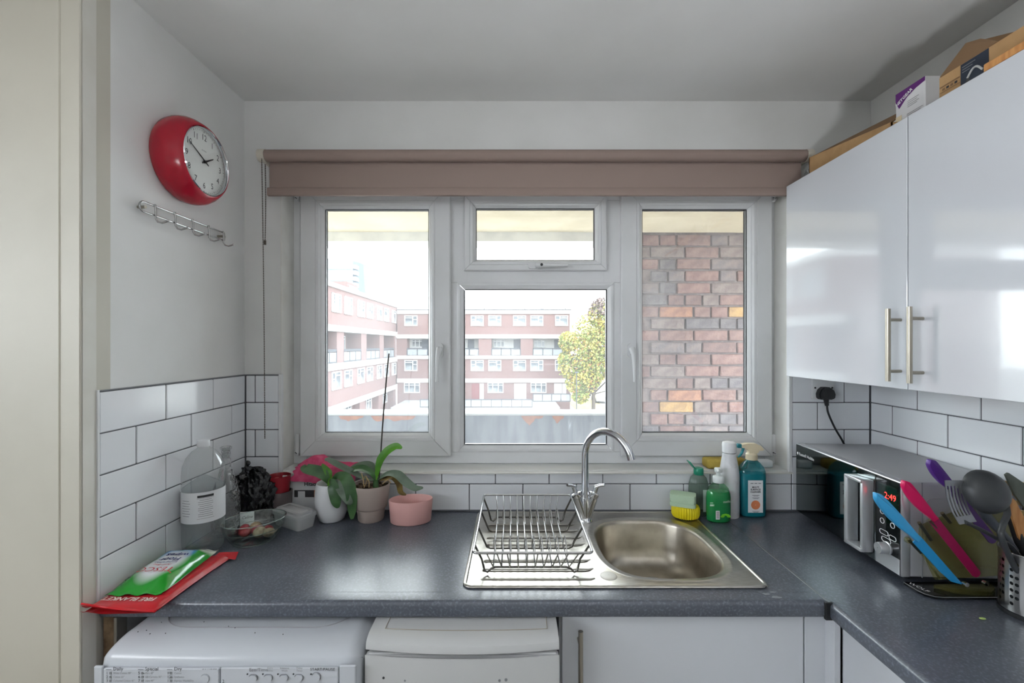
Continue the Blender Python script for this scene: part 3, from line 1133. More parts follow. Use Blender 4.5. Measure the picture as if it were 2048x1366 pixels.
# ================================================================== WORKTOPS
def edge_prof(t=.040, r=.011):
    """front edge section: (depth from front, height)"""
    p = [(.045, 0)]
    for i in range(6):
        a = R(90 * i / 5)
        p.append((r - r * math.sin(a), -r + r * math.cos(a)))
    p += [(0, -t + .008), (.003, -t + .002), (.008, -t), (.045, -t)]
    return p
BT = .040
wt = thing('worktop', 'dark slate laminate worktop with inset sink under the window', 'worktop', (-.12, -.3, CTR - BT))
m = MB()
z0, z1 = CTR - BT, CTR
x0, x1 = XL + .003, .770
m.box(x0, .252, -.556, -.001, z0, z1).box(.622, x1, -.556, -.001, z0, z1)
m.box(.252, .622, -.556, -.505, z0, z1).box(.252, .622, -.082, -.001, z0, z1)
m.build('surface', worktop, wt, world=True)
m = MB()
m.prism([(-.600 + d, CTR + h) for d, h in edge_prof()], x0, x1 - .001, Matrix(((0, 0, 1, 0), (1, 0, 0, 0), (0, 1, 0, 0), (0, 0, 0, 1))))
m.build('front_edge', worktop, wt, 40, world=True)
wt2 = thing('worktop', 'dark slate laminate worktop under the microwave along the right wall', 'worktop', (1.06, -.9, CTR - BT))
m = MB()
m.box(.817, XR - .003, -1.66, -.001, z0, z1)
m.box(.776, .817, -.598, -.001, z0, z1)
m.build('surface', worktop, wt2, world=True)
m = MB()
m.prism([(.772 + d, CTR + h) for d, h in edge_prof()], -1.66, -.598, Matrix(((1, 0, 0, 0), (0, 0, 1, 0), (0, 1, 0, 0), (0, 0, 0, 1))))
m.build('front_edge', worktop, wt2, 40, world=True)
m = MB()
m.cbox(.7695, .7765, -.603, -.002, z0 - .001, z1 + .0012, .0005)
m.build('joint_strip', mat('joint_strip_metal', (120, 122, 124), .35, .7), wt2, world=True)
m = MB()
m.cbox(.762, .779, -.606, -.597, z0 - .002, z1 + .001, .001)
m.build('joint_end_cap', blackpl, wt2, world=True)
# dried white splash marks by the joint
m = MB()
rs = random.Random(3)
for (px, py, l) in ((1532, 1188, .03), (1545, 1184, .02), (1552, 1194, .035), (1560, 1180, .012), (1520, 1184, .012)):
    c = G(px, py, CTR + .0006)
    poly = []
    for i in range(10):
        a = 2 * math.pi * i / 10
        r_ = l * .5 * rs.uniform(.5, 1)
        poly.append((c.x + r_ * math.cos(a), c.y + r_ * .35 * math.sin(a)))
    m.prism(poly, CTR + .0002, CTR + .0007)
m.build('dried_splash', mat('dried_splash', (150, 154, 158), .9), wt, world=True)

# ================================================================== BASE UNITS
bc = thing('sink_cabinet', 'white gloss base cabinet with steel bar handle under the sink', 'cabinet', (.43, -.3, 0))
m = MB()
m.box(.118, .752, -.545, -.02, .10, .70).box(.118, .136, -.545, -.02, .70, .868).box(.734, .752, -.545, -.02, .70, .868)
m.box(.136, .734, -.545, -.525, .80, .868)
m.build('carcass', white_carc, bc, world=True)
m = MB()
m.cbox(.124, .733, -.566, -.547, .115, .862, .0012)
dr = m.build('door', white_gloss, bc, world=True)
m = MB()
m.tube([(.166, -.598, .52), (.166, -.598, .838)], .006, 14)
for z in (.56, .80):
    m.tube([(.166, -.566, z), (.166, -.598, z)], .0045, 10)
m.build('handle', nickel, dr, 40, world=True)
m = MB()
m.box(.118, .752, -.50, -.485, 0, .10)
m.build('plinth', white_carc, bc, world=True)
cp = thing('corner_post', 'white corner filler post between the two base cabinets', 'filler post', (.77, -.55, 0))
m = MB()
m.cbox(.7365, .802, -.566, -.548, .0, .866, .001).cbox(.786, .802, -.60, -.566, .0, .866, .001)
m.build('post', white_gloss, cp, world=True)
bc2 = thing('base_cabinet', 'white gloss base cabinet under the right-hand worktop', 'cabinet', (1.08, -1.0, 0))
m = MB()
m.box(.826, XR - .01, -1.62, -.57, .10, .868)
m.build('carcass', white_carc, bc2, world=True)
for a, b in ((-1.10, -.603), (-1.605, -1.104)):
    m = MB()
    m.cbox(.804, .823, a, b, .115, .862, .0012)
    d2 = m.build('door', white_gloss, bc2, world=True)
    m = MB()
    yy = a + .045
    m.tube([(.772, yy, .52), (.772, yy, .83)], .006, 12)
    for z in (.56, .79):
        m.tube([(.804, yy, z), (.772, yy, z)], .0045, 8)
    m.build('handle', nickel, d2, 40, world=True)
m = MB()
m.box(.87, .885, -1.62, -.57, 0, .10)
m.build('plinth', white_carc, bc2, world=True)

# washing machine
wm = thing('washing_machine', 'white washing machine with printed programme panel under the worktop', 'washing machine', (-.645, -.4, 0))
ax, bx_ = -.940, -.345
WF = -.697
prof = [(-.05, .03), (-.05, .856)]
for i in range(9):
    a = R(90 * i / 8)
    prof.append((-.612 - .075 * math.sin(a), .856 - .030 + .030 * math.cos(a)))
prof += [(-.690, .815), (-.692, .03)]
m = MB()
bm = bmesh.new()
vsx = []
for x in (ax, bx_):
    vsx.append([bm.verts.new((x, p[0], p[1])) for p in prof])
n = len(prof)
bm.faces.new(vsx[0])
bm.faces.new(vsx[1][::-1])
for i in range(n):
    bm.faces.new((vsx[0][i], vsx[1][i], vsx[1][(i + 1) % n], vsx[0][(i + 1) % n])[::-1])
bmesh.ops.recalc_face_normals(bm, faces=bm.faces)
ed = [e for e in bm.edges if abs(e.verts[0].co.x - e.verts[1].co.x) < 1e-6 and min(e.verts[0].co.z, e.verts[1].co.z) > .1]
bmesh.ops.bevel(bm, geom=ed, offset=.034, segments=5, affect='EDGES', profile=.5)
m.addbm(bm)
m.build('body', white_app, wm, 35, world=True)
m = MB()   # moulded recess line on the top
m.tube([Vector((p[0], p[1], .8566)) for p in rrect(ax + .06, bx_ - .05, -.612, -.10, .09, 8)], .0012, 6, closed=True)
m.build('top_groove', mat('groove_grey', (150, 150, 154), .6), wm, world=True)
zp = .834
def front_panel(xa, xb, name, zt, dy):
    mb = MB()
    mb.cbox(xa, xb, WF - dy, -.690, .70, zt, .002)
    return mb.build(name, white_app, wm, world=True)
front_panel(ax + .026, -.655, 'detergent_drawer', .8185, .001)
front_panel(-.653, bx_ - .045, 'control_panel', .8195, .0)
front_panel(bx_ - .043, bx_ - .006, 'panel_end', .8245, .0)
front_panel(ax + .004, ax + .024, 'panel_end', .8225, .0)
YP = WF - .0008
def ptxt(s_, px, py, size, al='LEFT', mt=ink, sx=1.0, shear=0.0, dy=0.0):
    p = W(px, py, YP - dy)
    text_mb(s_, size, frame(p, (1, 0, 0), (0, 0, 1)), al, sx=sx, shear=shear).build('lettering', mt, wm, world=True)
for px, head, rows in ((212, 'Daily', (('1', 'White Cotton 90°'), ('2', 'Cotton 60°'), ('3', 'Coloured Cotton 40°'))),
                       (276, 'Special', (('5', 'Shirt 40°'), ('6', 'Silk/Curtains 30°'), ('7', 'Jeans 40°'))),
                       (334, 'Dry', (('11', 'Cotton'), ('12', 'Synthetics'), ('13', 'Express Wash&Dry')))):
    ptxt(head, px + 14, 1338, .011, dy=.001)
    mb = MB()
    a = W(px, 1339.5, YP - .001)
    mb.box(a.x, a.x + .012, a.y - .0002, a.y, a.z - .0004, a.z + .0004)
    mb.build('print_rule', ink, wm, world=True)
    for i, (nn, tt) in enumerate(rows):
        py = 1346.5 + i * 7.6
        ptxt(nn, px, py, .009, dy=.001)
        ptxt(tt, px + 14, py, .0068, sx=.8, shear=.2, mt=greyink, dy=.001)
        q = W(px + 8.5, py, YP - .001)
        mb = MB()
        mb.prism(rrect(-.0022, .0022, -.003, .003, .001, 2), 0, .0002, frame(q, (1, 0, 0), (0, 0, 1)))
        mb.build('print_icon', greyink, wm, world=True)
ptxt('ON/OFF', 403, 1341, .0095, dy=.0)
ptxt('1', 434, 1362, .011)
ptxt('2', 444, 1363, .011)
ptxt('Eco/Time', 498, 1340, .011, mt=greyink)
ptxt('Extra\nRinse', 540, 1339, .0058, 'CENTER', greyink)
ptxt('Intensive\nWash', 569, 1339, .0058, 'CENTER', greyink)
ptxt('Delay\nTimer', 599, 1339, .0058, 'CENTER', greyink)
ptxt('START/PAUSE', 620, 1339, .0092)
def wbutton(px, py, w, h):
    c = W(px, py, WF)
    mb = MB()
    mb.prism(rrect(-w / 2, w / 2, -h / 2, h / 2, min(w, h) * .48, 6), -.001, .004, frame(c, (1, 0, 0), (0, 0, 1)))
    o = mb.build('button', white_app, wm, 40, world=True)
    mb = MB()
    mb.tube([c + Vector((x, -.0006, z)) for x, z in rrect(-w / 2 - .0006, w / 2 + .0006, -h / 2 - .0006, h / 2 + .0006, min(w, h) * .48, 6)], .0006, 5, closed=True)
    mb.build('button_gap', greyink, o, world=True)
wbutton(411, 1356, .018, .018)
for px in (507, 537, 568, 598):
    wbutton(px, 1355, .018, .013)
wbutton(633, 1353, .018, .018)
for px in (495, 526, 556, 587, 622):
    c = W(px, 1348, WF - .0005)
    mb = MB()
    mb.tube([c, c + Vector((0, -.001, 0))], .0016, 10)
    mb.build('indicator', ink, wm, world=True)
c = W(436, 1392, WF)
mb = MB()
mb.tube([c, c + Vector((0, -.012, 0))], .022, 24)
mb.build('programme_dial', white_app, wm, 40, world=True)

mb = MB()
Mw = frame((-.642, -.692, .44), (1, 0, 0), (0, 0, 1))
mb.lathe([(.125, .012), (.135, .022), (.165, .022), (.178, .012), (.180, .0)], 40, M=Mw)
pd_ = mb.build('porthole_ring', white_app, wm, 40, world=True)
mb = MB()
mb.lathe([(.001, .004), (.08, .006), (.126, .014)], 40, M=Mw)
mb.build('porthole_glass', mat('dark_porthole_glass', (40, 44, 48), .08), pd_, 50, world=True)
# specks on the lid
mb = MB()
for px, py in ((323, 1245), (276, 1264), (293, 1261), (300, 1268), (331, 1267), (235, 1275), (408, 1244), (457, 1253), (470, 1256), (566, 1269), (510, 1266)):
    d = (EYE - .8565) * F / (py - CY)
    mb.ball(((px - CX) / F * d, d + CAMY, .857), .0012, 6, 4)
so = mb.build('crumb_specks', ink, wm, world=True)

# slimline dishwasher
dw = thing('dishwasher', 'white slimline dishwasher with a bowed lid between washing machine and cabinet', 'dishwasher', (-.118, -.4, 0))
da, db = -.338, .106
mb = MB()
mb.cbox(da + .004, db - .004, -.672, -.05, .03, .834, .004)
mb.build('body', white_app2, dw, world=True)
def bow(u):
    return .018 * (1 - (2 * u - 1) ** 2)
def lid_sec(u):
    yb = -.668 - bow(u)
    P = [(-.05, .838), (-.05, .866), (-.60, .867), (yb + .026, .866), (yb + .012, .863), (yb + .003, .857), (yb, .849), (yb, .842), (yb + .004, .838)]
    return [(da + (db - da) * u, p[0], p[1]) for p in P]
mb = MB()
NU = 20
rows = [lid_sec(i / NU) for i in range(NU + 1)]
k = len(rows[0])
vv = [p for r_ in rows for p in r_]
ff = [(i * k + j, i * k + (j + 1) % k, (i + 1) * k + (j + 1) % k, (i + 1) * k + j) for i in range(NU) for j in range(k)]
ff += [tuple(range(k))[::-1], tuple(NU * k + j for j in range(k))]
mb.add(vv, ff)
mb.build('lid', white_app2, dw, 35, world=True)
mb = MB()
def lip(u):
    return Vector((da + .035 + (db - da - .06) * u, -.630 - bow(.1 + .8 * u) * .55, .8673))
mb.tube([Vector((da + .035, -.2, .8673))] + [lip(i / 14) for i in range(15)] + [Vector((db - .025, -.2, .8673))], .0009, 5)
mb.build('lid_groove', mat('groove_beige', (168, 160, 146), .6), dw, world=True)
mb = MB()
def dpan(u, v):
    return (da + (db - da) * u, -.674 - bow(u) * .75, .833 - .6 * v)
mb.grid(dpan, 16, 2, True)
mb.box(da + .002, db - .002, -.674, -.66, .24, .832)
mb.build('front_panel', white_app2, dw, 40, world=True)
for px, py, r_, mt in ((765, 1361, .0028, ink), (809, 1364, .0022, greyink), (999, 1362, .003, greyink), (1012, 1361, .0035, greyink)):
    c = W(px, py, -.687)
    c.y = -.674 - .75 * bow((c.x - da) / (db - da))
    mb = MB()
    mb.tube([c + Vector((0, .004, 0)), c + Vector((0, -.0008, 0))], r_, 10)
    mb.build('indicator', mt, dw, world=True)
# timber batten and bracket in the gap at the left end
bt = thing('timber_batten', 'rough timber batten under the left end of the worktop', 'batten', (-1.0, -.55, 0))
mb = MB()
mb.cbox(-1.013, -.985, -.59, -.555, 0.0, CTR - BT - .0005, .002)
mb.build('batten', mat('stained_wood', (150, 126, 98), .8, var=(20, (96, 76, 56))), bt, world=True)
mb = MB()
mb.cbox(-.985, -.978, -.592, -.56, .70, CTR - BT - .004, .001)
mb.build('metal_bracket', nickel, bt, world=True)

# ================================================================== WALL CABINET
wc = thing('wall_cabinet', 'white high-gloss wall cabinet with two doors and steel bar handles', 'cabinet', (1.18, -.55, 1.426))
DX = 1.005
CZ0, CZ1 = 1.426, 2.1226
mb = MB()
mb.box(DX + .021, XR + .004, -1.065, -.052, CZ0 + .001, CZ1 - .001)
mb.build('carcass', white_carc, wc, world=True)
for a, b, hy in ((-.5535, -.050, -.535), (-1.062, -.5565, -.598)):
    mb = MB()
    mb.cbox(DX, DX + .019, a, b, CZ0, CZ1, .0012)
    d_ = mb.build('door', white_gloss, wc, world=True)
    mb = MB()
    hx = .972
    mb.tube([(hx, hy, 1.446), (hx, hy, 1.634)], .006, 16)
    for z in (1.472, 1.605):
        mb.tube([(DX, hy, z), (hx, hy, z)], .0042, 10)
    mb.build('handle', nickel, d_, 40, world=True)

# ================================================================== SINK
sk = thing('kitchen_sink', 'stainless steel inset sink with basin and ribbed drainer', 'sink', (.27, -.28, CTR))
SX0, SX1, SY0, SY1 = -.127, .661, -.536, -.020
SZ = CTR + .0035
mb = MB()
BX0, BX1, BY0, BY1 = .268, .612, -.492, -.100
bcx, bcy = (BX0 + BX1) / 2, (BY0 + BY1) / 2
RX0 = .225
def bowl_loop(s_, z, drop=0):
    """rounded basin outline shrunk by s_"""
    pts = []
    for t in ANG:
        hw, hh = (BX1 - BX0) / 2 - s_, (BY1 - BY0) / 2 - s_
        ca, sa = math.cos(t), math.sin(t)
        e = 3.0
        k_ = (abs(ca / hw) ** e + abs(sa / hh) ** e) ** (-1 / e)
        pts.append((bcx + ca * k_, bcy + sa * k_, z))
    return pts
corn = [math.atan2(y - bcy, x - bcx) % (2 * math.pi) for x, y in ((SX1, SY1), (RX0, SY1), (RX0, SY0), (SX1, SY0))]
ANG = sorted([2 * math.pi * i / 64 for i in range(64)] + corn)
def rect_pt(t):
    ca, sa = math.cos(t), math.sin(t)
    ks = []
    if ca > 1e-9: ks.append((SX1 - bcx) / ca)
    if ca < -1e-9: ks.append((RX0 - bcx) / ca)
    if sa > 1e-9: ks.append((SY1 - bcy) / sa)
    if sa < -1e-9: ks.append((SY0 - bcy) / sa)
    k_ = min(ks)
    return (bcx + ca * k_, bcy + sa * k_, SZ)
loops = [[rect_pt(t) for t in ANG], bowl_loop(-.030, SZ), bowl_loop(-.026, SZ + .0025), bowl_loop(-.020, SZ + .003), bowl_loop(-.014, SZ + .001), bowl_loop(-.004, SZ - .0005)]
nA = len(ANG)
mb.add([p for l in loops for p in l], [(i * nA + j, (i + 1) * nA + j, (i + 1) * nA + (j + 1) % nA, i * nA + (j + 1) % nA) for i in range(len(loops) - 1) for j in range(nA)])
mb.build('basin_surround', steel, sk, 40, world=True)
mb = MB()
loops = [bowl_loop(-.004, SZ - .0005), bowl_loop(0, SZ - .003), bowl_loop(.003, SZ - .012), bowl_loop(.012, SZ - .09), bowl_loop(.018, SZ - .118),
         bowl_loop(.030, SZ - .136), bowl_loop(.050, SZ - .146), bowl_loop(.085, SZ - .150), bowl_loop(.13, SZ - .1515)]
mb.add([p for l in loops for p in l], [(i * nA + j, (i + 1) * nA + j, (i + 1) * nA + (j + 1) % nA, i * nA + (j + 1) % nA) for i in range(len(loops) - 1) for j in range(nA)])
mb.f.append(tuple(len(mb.v) - nA + j for j in range(nA)))
mb.build('basin', bowlsteel, sk, 60, world=True)
mb = MB()
def drn(u, v):
    x = SX0 + .006 + (RX0 - SX0 - .006) * u
    y = SY0 + (SY1 - SY0) * v
    e = min((x - SX0 - .02) / .02, (y - SY0 - .03) / .02, (SY1 - .03 - y) / .02, (RX0 - .0 - x) / .02)
    return (x, y, SZ - .0025 * max(0, min(1, e)))
mb.grid(drn, 40, 44)
mb.build('drainer', steel, sk, 50, world=True)
mb = MB()
pr = rrect(SX0, SX1, SY0, SY1, .022, 5)
mb.tube([Vector((x, y, CTR + .0028)) for x, y in pr], .0052, 8, closed=True, flat=.7)
mb.build('rim', steel, sk, 60, world=True)
for i in range(8):
    y = -.50 + .052 * i
    xe = RX0 - .006 + .010 * math.sin(i * .55) + (.018 if i in (3, 4, 5) else 0)
    xe = min(xe, .225)
    mb = MB()
    mb.tube([(-.085, y, SZ - .0015), (-.078, y, SZ + .0005), (xe - .012, y, SZ + .0005), (xe, y + .006, SZ - .0005)], .0034, 8, flat=.55)
    mb.build('drainer_rib', steel, sk, 60, world=True)
c = G(1217, 1152, SZ)
mb = MB()
mb.lathe([(.001, .0035), (.015, .0032), (.0195, .0028), (.0225, .0012), (.0235, -.001)], 28, c)
mb.build('tap_hole_cover', mat('ivory_plastic', (226, 222, 212), .35), sk, 50, world=True)
# waste outlet in the basin floor
mb = MB()
mb.lathe([(.001, -.004), (.018, -.003), (.03, .001), (.036, .002), (.04, .0)], 28, (bcx + .02, bcy + .06, SZ - .1505))
mb.build('waste_outlet', chrome, sk, 50, world=True)

# ================================================================== TAP
tb = G(1170, 1041, SZ + .001)
tp = thing('mixer_tap', 'chrome swan-neck mixer tap with two lever handles', 'tap', (tb.x, tb.y, SZ))
mb = MB()
mb.lathe([(.001, .016), (.0225, .014), (.0255, .008), (.0275, .003), (.0275, .0002), (.001, .0)], 32)
mb.build('base', chrome, tp, 40)
mb = MB()
for s_ in (-1, 1):
    mb.tube([(s_ * .002, 0, .010), (s_ * .014, -.001, .045), (s_ * .0275, -.002, .085)], [.0205, .0185, .0180], 20)
mb.tube([(0, 0, .01), (0, 0, .05), (0, 0, .085)], [.021, .020, .017], 20)
mb.build('body', chrome, tp, 40)
for s_, yaw in ((-1, -.004), (1, .004)):
    mb = MB()
    d = Vector((s_ * .34, -.03, .94)).normalized()
    a = Vector((s_ * .0275, -.002, .0855))
    mb.tube([a, a + d * .004, a + d * .016, a + d * .018], [.0178, .0192, .0186, .0160], 20)
    h = mb.build('handle_collar', chrome, tp, 40)
    mb = MB()
    b = a + d * .018
    mb.tube([b, b + d * .012, b + d * .022], [.009, .0088, .0085], 12)
    mb.tube([b + d * .020 + Vector((-s_ * .004, 0, 0)), b + d * .027 + Vector((s_ * .008, -.006, .001)), b + d * .030 + Vector((s_ * .022, -.016, .003))], [.0075, .0062, .0052], 10)
    mb.build('lever', chrome, h, 40)
mb = MB()
sw = Vector((.128, -.158, 0)).normalized()
zc = 1.146 - SZ
P = [Vector((0, 0, .085)), Vector((0, 0, .115)), Vector((0, 0, zc - .03))]
P += arc(sw * .10 + Vector((0, 0, zc)), .10, math.pi, R(15), 26, -sw * -1, (0, 0, 1))
rr = [.0155, .0135] + [.0125] * (len(P) - 2)
mb.tube(P, rr, 18)
mb.tube([P[-1] - (P[-1] - P[-2]).normalized() * .016, P[-1] + (P[-1] - P[-2]).normalized() * .002], .0133, 18)
mb.build('spout', chrome, tp, 40)

# ================================================================== DISH RACK
dk = thing('dish_rack', 'chrome wire dish rack on the sink drainer', 'dish rack', (.05, -.31, SZ))
RZ = SZ + .002
TZ = CTR + .090
tx0, tx1, ty0, ty1 = -.104, .207, -.535, -.085
bx0, bx1, by0, by1 = -.080, .178, -.468, -.114
mb = MB()
mb.tube([Vector((x, y, TZ)) for x, y in rrect(tx0, tx1, ty0, ty1, .012, 4)], .0036, 8, closed=True)
mb.build('top_rail', wire, dk, 60, world=True)
BZ = SZ + .017
def lerp(a, b, t):
    return a + (b - a) * t
for i, y in enumerate((by0, -.355, -.235, by1)):
    foot = i in (0, 3)
    t = (y - by0) / (by1 - by0)
    yt = lerp(ty0 + .045, ty1 - .035, t)
    P = [Vector((tx0 + .001, yt, TZ)), Vector((bx0 - .006, y, BZ + .022))]
    if foot:
        P += [Vector((bx0 + .002, y, RZ + .005)), Vector((bx0 + .010, y, RZ + .001)), Vector((bx0 + .020, y, BZ - .004)), Vector((bx0 + .032, y, BZ))]
        P += [Vector((bx1 - .032, y, BZ)), Vector((bx1 - .020, y, BZ - .004)), Vector((bx1 - .010, y, RZ + .001)), Vector((bx1 - .002, y, RZ + .005))]
    else:
        P += [Vector((bx0 + .002, y, BZ + .004)), Vector((bx0 + .012, y, BZ)), Vector((bx1 - .012, y, BZ)), Vector((bx1 - .002, y, BZ + .004))]
    P += [Vector((bx1 + .006, y, BZ + .022)), Vector((tx1 - .001, yt, TZ))]
    mb = MB()
    mb.tube(P, .0030, 8)
    mb.build('hoop_wire', mat('chrome_dark_reflection', (104, 102, 98), .25, 1.0), dk, 60, world=True)  # same chrome, its dark reflections put into the colour
for i in range(10):
    x = lerp(bx0 + .026, bx1 - .026, i / 9)
    xt = lerp(tx0 + .035, tx1 - .035, i / 9)
    xb = lerp(tx0 + .045, tx1 - .045, i / 9)
    P = [Vector((xt, ty0, TZ)), Vector((x, by0 - .022, BZ + .012)), Vector((x, by0 - .010, BZ + .0045)), Vector((x, by1 - .004, BZ + .0045)), Vector((x, by1 + .008, BZ + .012)), Vector((xb, ty1, TZ))]
    mb = MB()
    mb.tube(P, .0019, 6)
    mb.build('cross_wire', wire, dk, 60, world=True)
    for ya, lean in ((-.395, .018), (-.175, .016)):
        mb = MB()
        mb.tube([Vector((x + .004, ya - .012, BZ + .006)), Vector((x + .002, ya, BZ + .03)), Vector((x, ya + lean, BZ + .046)), Vector((x - .003, ya + lean + .008, BZ + .03)), Vector((x - .004, ya + lean + .014, BZ + .006))], .0017, 6)
        mb.build('plate_prong', wire, dk, 60, world=True)

# ================================================================== ROLLER BLIND
rbl = thing('roller_blind', 'taupe roller blind rolled up above the window', 'blind', (.08, -.03, 2.10))
bl0, bl1 = -.913, 1.079
zt_ = 2.237
mb = MB()
mb.tube([(bl0 + .004, -.046, zt_), (bl1 - .004, -.046, zt_)], .0215, 24)
mb.build('roller_tube', blindm, rbl, 40, world=True)
mb = MB()
mb.box(bl0 + .006, bl1 - .006, -.0285, -.027, 2.12, 2.245)
mb.build('fabric', blindm, rbl, world=True)
mb = MB()
mb.prism([(-.034, 2.096), (-.021, 2.096), (-.020, 2.099), (-.020, 2.121), (-.023, 2.125), (-.032, 2.125), (-.035, 2.121), (-.035, 2.099)], bl0, bl1, Matrix(((0, 0, 1, 0), (1, 0, 0, 0), (0, 1, 0, 0), (0, 0, 0, 1))))
mb.build('bottom_bar', blindm, rbl, 40, world=True)
for x0_, x1_ in ((bl0 - .022, bl0 + .003), (bl1 - .003, bl1 + .020)):
    mb = MB()
    mb.tube([(x0_, -.046, zt_), (x1_, -.046, zt_)], .023, 24)
    mb.cbox(x0_ + .006, x1_ - .008, -.05, .005, zt_ - .02, zt_ + .02, .001)
    mb.build('bracket', mat('cream_plastic', (214, 208, 194), .4), rbl, 40, world=True)
for pa, pb, nm in (((523.5, 318), (529.5, 876), 'long'), ((530.5, 330), (530.0, 482), 'short')):
    a, b = W(pa[0], pa[1], -.060), W(pb[0], pb[1], -.050)
    L_ = (b - a).length
    nb = int(L_ / .0062)
    mb = MB()
    for i in range(nb + 1):
        t = i / nb
        p = a.lerp(b, t)
        p.x += .002 * math.sin(t * 3)
        mb.ball(p, .0023, 6, 4)
    mb.tube([a, a.lerp(b, .5) + Vector((.002, 0, 0)), b], .0006, 4)
    o = mb.build('bead_chain', mat('bronze_beads', (86, 78, 70), .4, .6), rbl, 60, world=True)
    o['kind'] = 'stuff'
c = W(530, 484, -.050)
mb = MB()
mb.tube([c + Vector((0, 0, .006)), c + Vector((0, 0, -.010))], .0042, 8)
mb.build('chain_connector', MATS['bronze_beads'], rbl, 40, world=True)

# ================================================================== WALL CLOCK
CYc, CZc = -.326, 2.100
ck = thing('wall_clock', 'round red wall clock with white numbered face', 'clock', (XL - .006, CYc, CZc))
red = mat('red_gloss_case', (170, 22, 44), .22, spec=.5)
def XM(x):    # local frame: lathe axis -> +X out of the wall, local X -> +Y?, local Y -> up
    return frame((x, 0, 0), (0, 1, 0), (0, 0, 1))
mb = MB()
mb.lathe([(.100, .0), (.116, .001), (.124, .012), (.128, .030), (.127, .048), (.121, .064), (.112, .078), (.105, .086), (.1015, .087), (.1005, .083), (.100, .074), (.001, .074)], 64, M=XM(0))
mb.build('case', red, ck, 35)
mb = MB()
mb.lathe([(.1005, .086), (.0985, .089), (.0965, .086), (.0955, .078)], 64, M=XM(0))
mb.build('rim', chrome, ck, 50)
mb = MB()
mb.disc(.0985, .0755, 64, M=XM(0))
face = mb.build('face', mat('clock_face', (232, 232, 228), .6), ck)
# up is +Z, and 3 o'clock points towards the back wall (+Y)
for hnum in range(1, 13):
    a = R(90 - 30 * hnum)
    p = Vector((.0763, .073 * math.cos(a), .073 * math.sin(a)))
    text_mb(str(hnum), .026, frame(p, (0, 1, 0), (0, 0, 1)), 'CENTER', sx=.9).build('numeral', ink, face)
mb = MB()
for i in range(60):
    a = 2 * math.pi * i / 60
    r0 = .090 if i % 5 else .088
    M_ = frame((.0762, 0, 0), (0, math.cos(a), math.sin(a)), (0, -math.sin(a), math.cos(a)))
    w = .0003 if i % 5 else .0007
    mb.box(r0, .093, -w, w, 0, .0003, M_)
mb.build('minute_marks', ink, face)
text_mb('acctim', .008, frame((.0763, 0, .034), (0, 1, 0), (0, 0, 1)), 'CENTER').build('lettering', greyink, face)
def hand(ang, l, tail, w, x):
    mb_ = MB()
    a = R(90 - ang)
    M_ = frame((x, 0, 0), (0, math.cos(a), math.sin(a)), (0, -math.sin(a), math.cos(a)))
    mb_.prism([(-tail, -w), (0, -w * 1.2), (l * .9, -w * .7), (l, 0), (l * .9, w * .7), (0, w * 1.2), (-tail, w)], 0, .0008, M_)
    return mb_
hand(59, .046, .014, .0024, .0785).build('hour_hand', blackpl, ck)
hand(297, .080, .016, .0018, .0800).build('minute_hand', blackpl, ck)
mb = MB()
mb.lathe([(.0045, .076), (.0045, .0825), (.001, .083)], 16, M=XM(0))
mb.build('hand_boss', blackpl, ck, 40)
mb = MB()
mb.lathe([(.0985, .0855), (.08, .0885), (.05, .091), (.001, .0925)], 48, M=XM(0))
mb.build('glass_cover', thin('clock_glass', (250, 251, 251), rough=.02), ck, 60)

# ================================================================== HOOK RAIL
hr = thing('hook_rail', 'chrome wire hook rail with five hooks below the red clock', 'hook rail', (XL - .006, -.31, 1.915))
xw = XL + .012
ya_, yb_ = -.480, -.142
mb = MB()
for z in (1.929, 1.902):
    mb.tube([(xw, ya_, z), (xw, yb_, z)], .0026, 8)
mb.tube(arc((xw, ya_, 1.9155), .0135, R(90), R(270), 8, (0, 1, 0), (0, 0, 1)), .0026, 8)
mb.tube([(xw, yb_, 1.929), (xw + .001, yb_ + .004, 1.9155), (xw, yb_, 1.902)], .0026, 8)
mb.build('rail', wire, hr, 60, world=True)
for i in range(5):
    y = ya_ + .035 + i * (yb_ - ya_ - .045) / 4
    mb = MB()
    mb.tube([(xw + .003, y, 1.933), (xw + .005, y, 1.915), (xw + .005, y, 1.893), (xw + .010, y + .001, 1.884), (xw + .020, y + .003, 1.881), (xw + .034, y + .006, 1.887)], .0024, 8)
    mb.ball((xw + .035, y + .006, 1.8875), .0032, 8, 5)
    mb.build('hook', wire, hr, 60, world=True)
for y in (ya_ + .003, yb_ - .006):
    mb = MB()
    mb.tube([(XL - .0055, y, 1.9155), (xw + .003, y, 1.9155)], .0045, 10)
    mb.build('screw_mount', nickel, hr, 40, world=True)

# ================================================================== SOCKET, PLUG
px_, pz_ = W(1643, 776, 0).x, 1.379
so = thing('wall_socket', 'white single wall socket on the tiles below the wall cabinet', 'socket', (px_, -.003, pz_))
mb = MB()
mb.rbox(-.043, .043, -.009, .0006, -.043, .043, .003, 2)
mb.build('plate', upvc, so, 40)
for s_ in (-1, 1):
    mb = MB()
    mb.tube([(s_ * .032, -.008, .0), (s_ * .032, -.0098, .0)], .0035, 10)
    mb.build('screw', gasket, so)
pc = thing('power_lead', 'black three-pin plug and cable running down behind the microwave', 'power lead', (px_ - .002, -.012, pz_ - .018))
mb = MB()
poly = bez([(-.020, -.024), (.020, -.024), (.027, -.008), (.022, .010), (.008, .022), (-.010, .022), (-.024, .010), (-.027, -.008), (-.0201, -.0239)], 4)
poly = [(p.x, p.y) for p in [Vector((q[0], q[1], 0)) for q in [(-.020, -.024), (.020, -.024), (.0265, -.018), (.028, -.004), (.022, .012), (.010, .022), (-.010, .022), (-.022, .012), (-.028, -.004), (-.0265, -.018)]]]
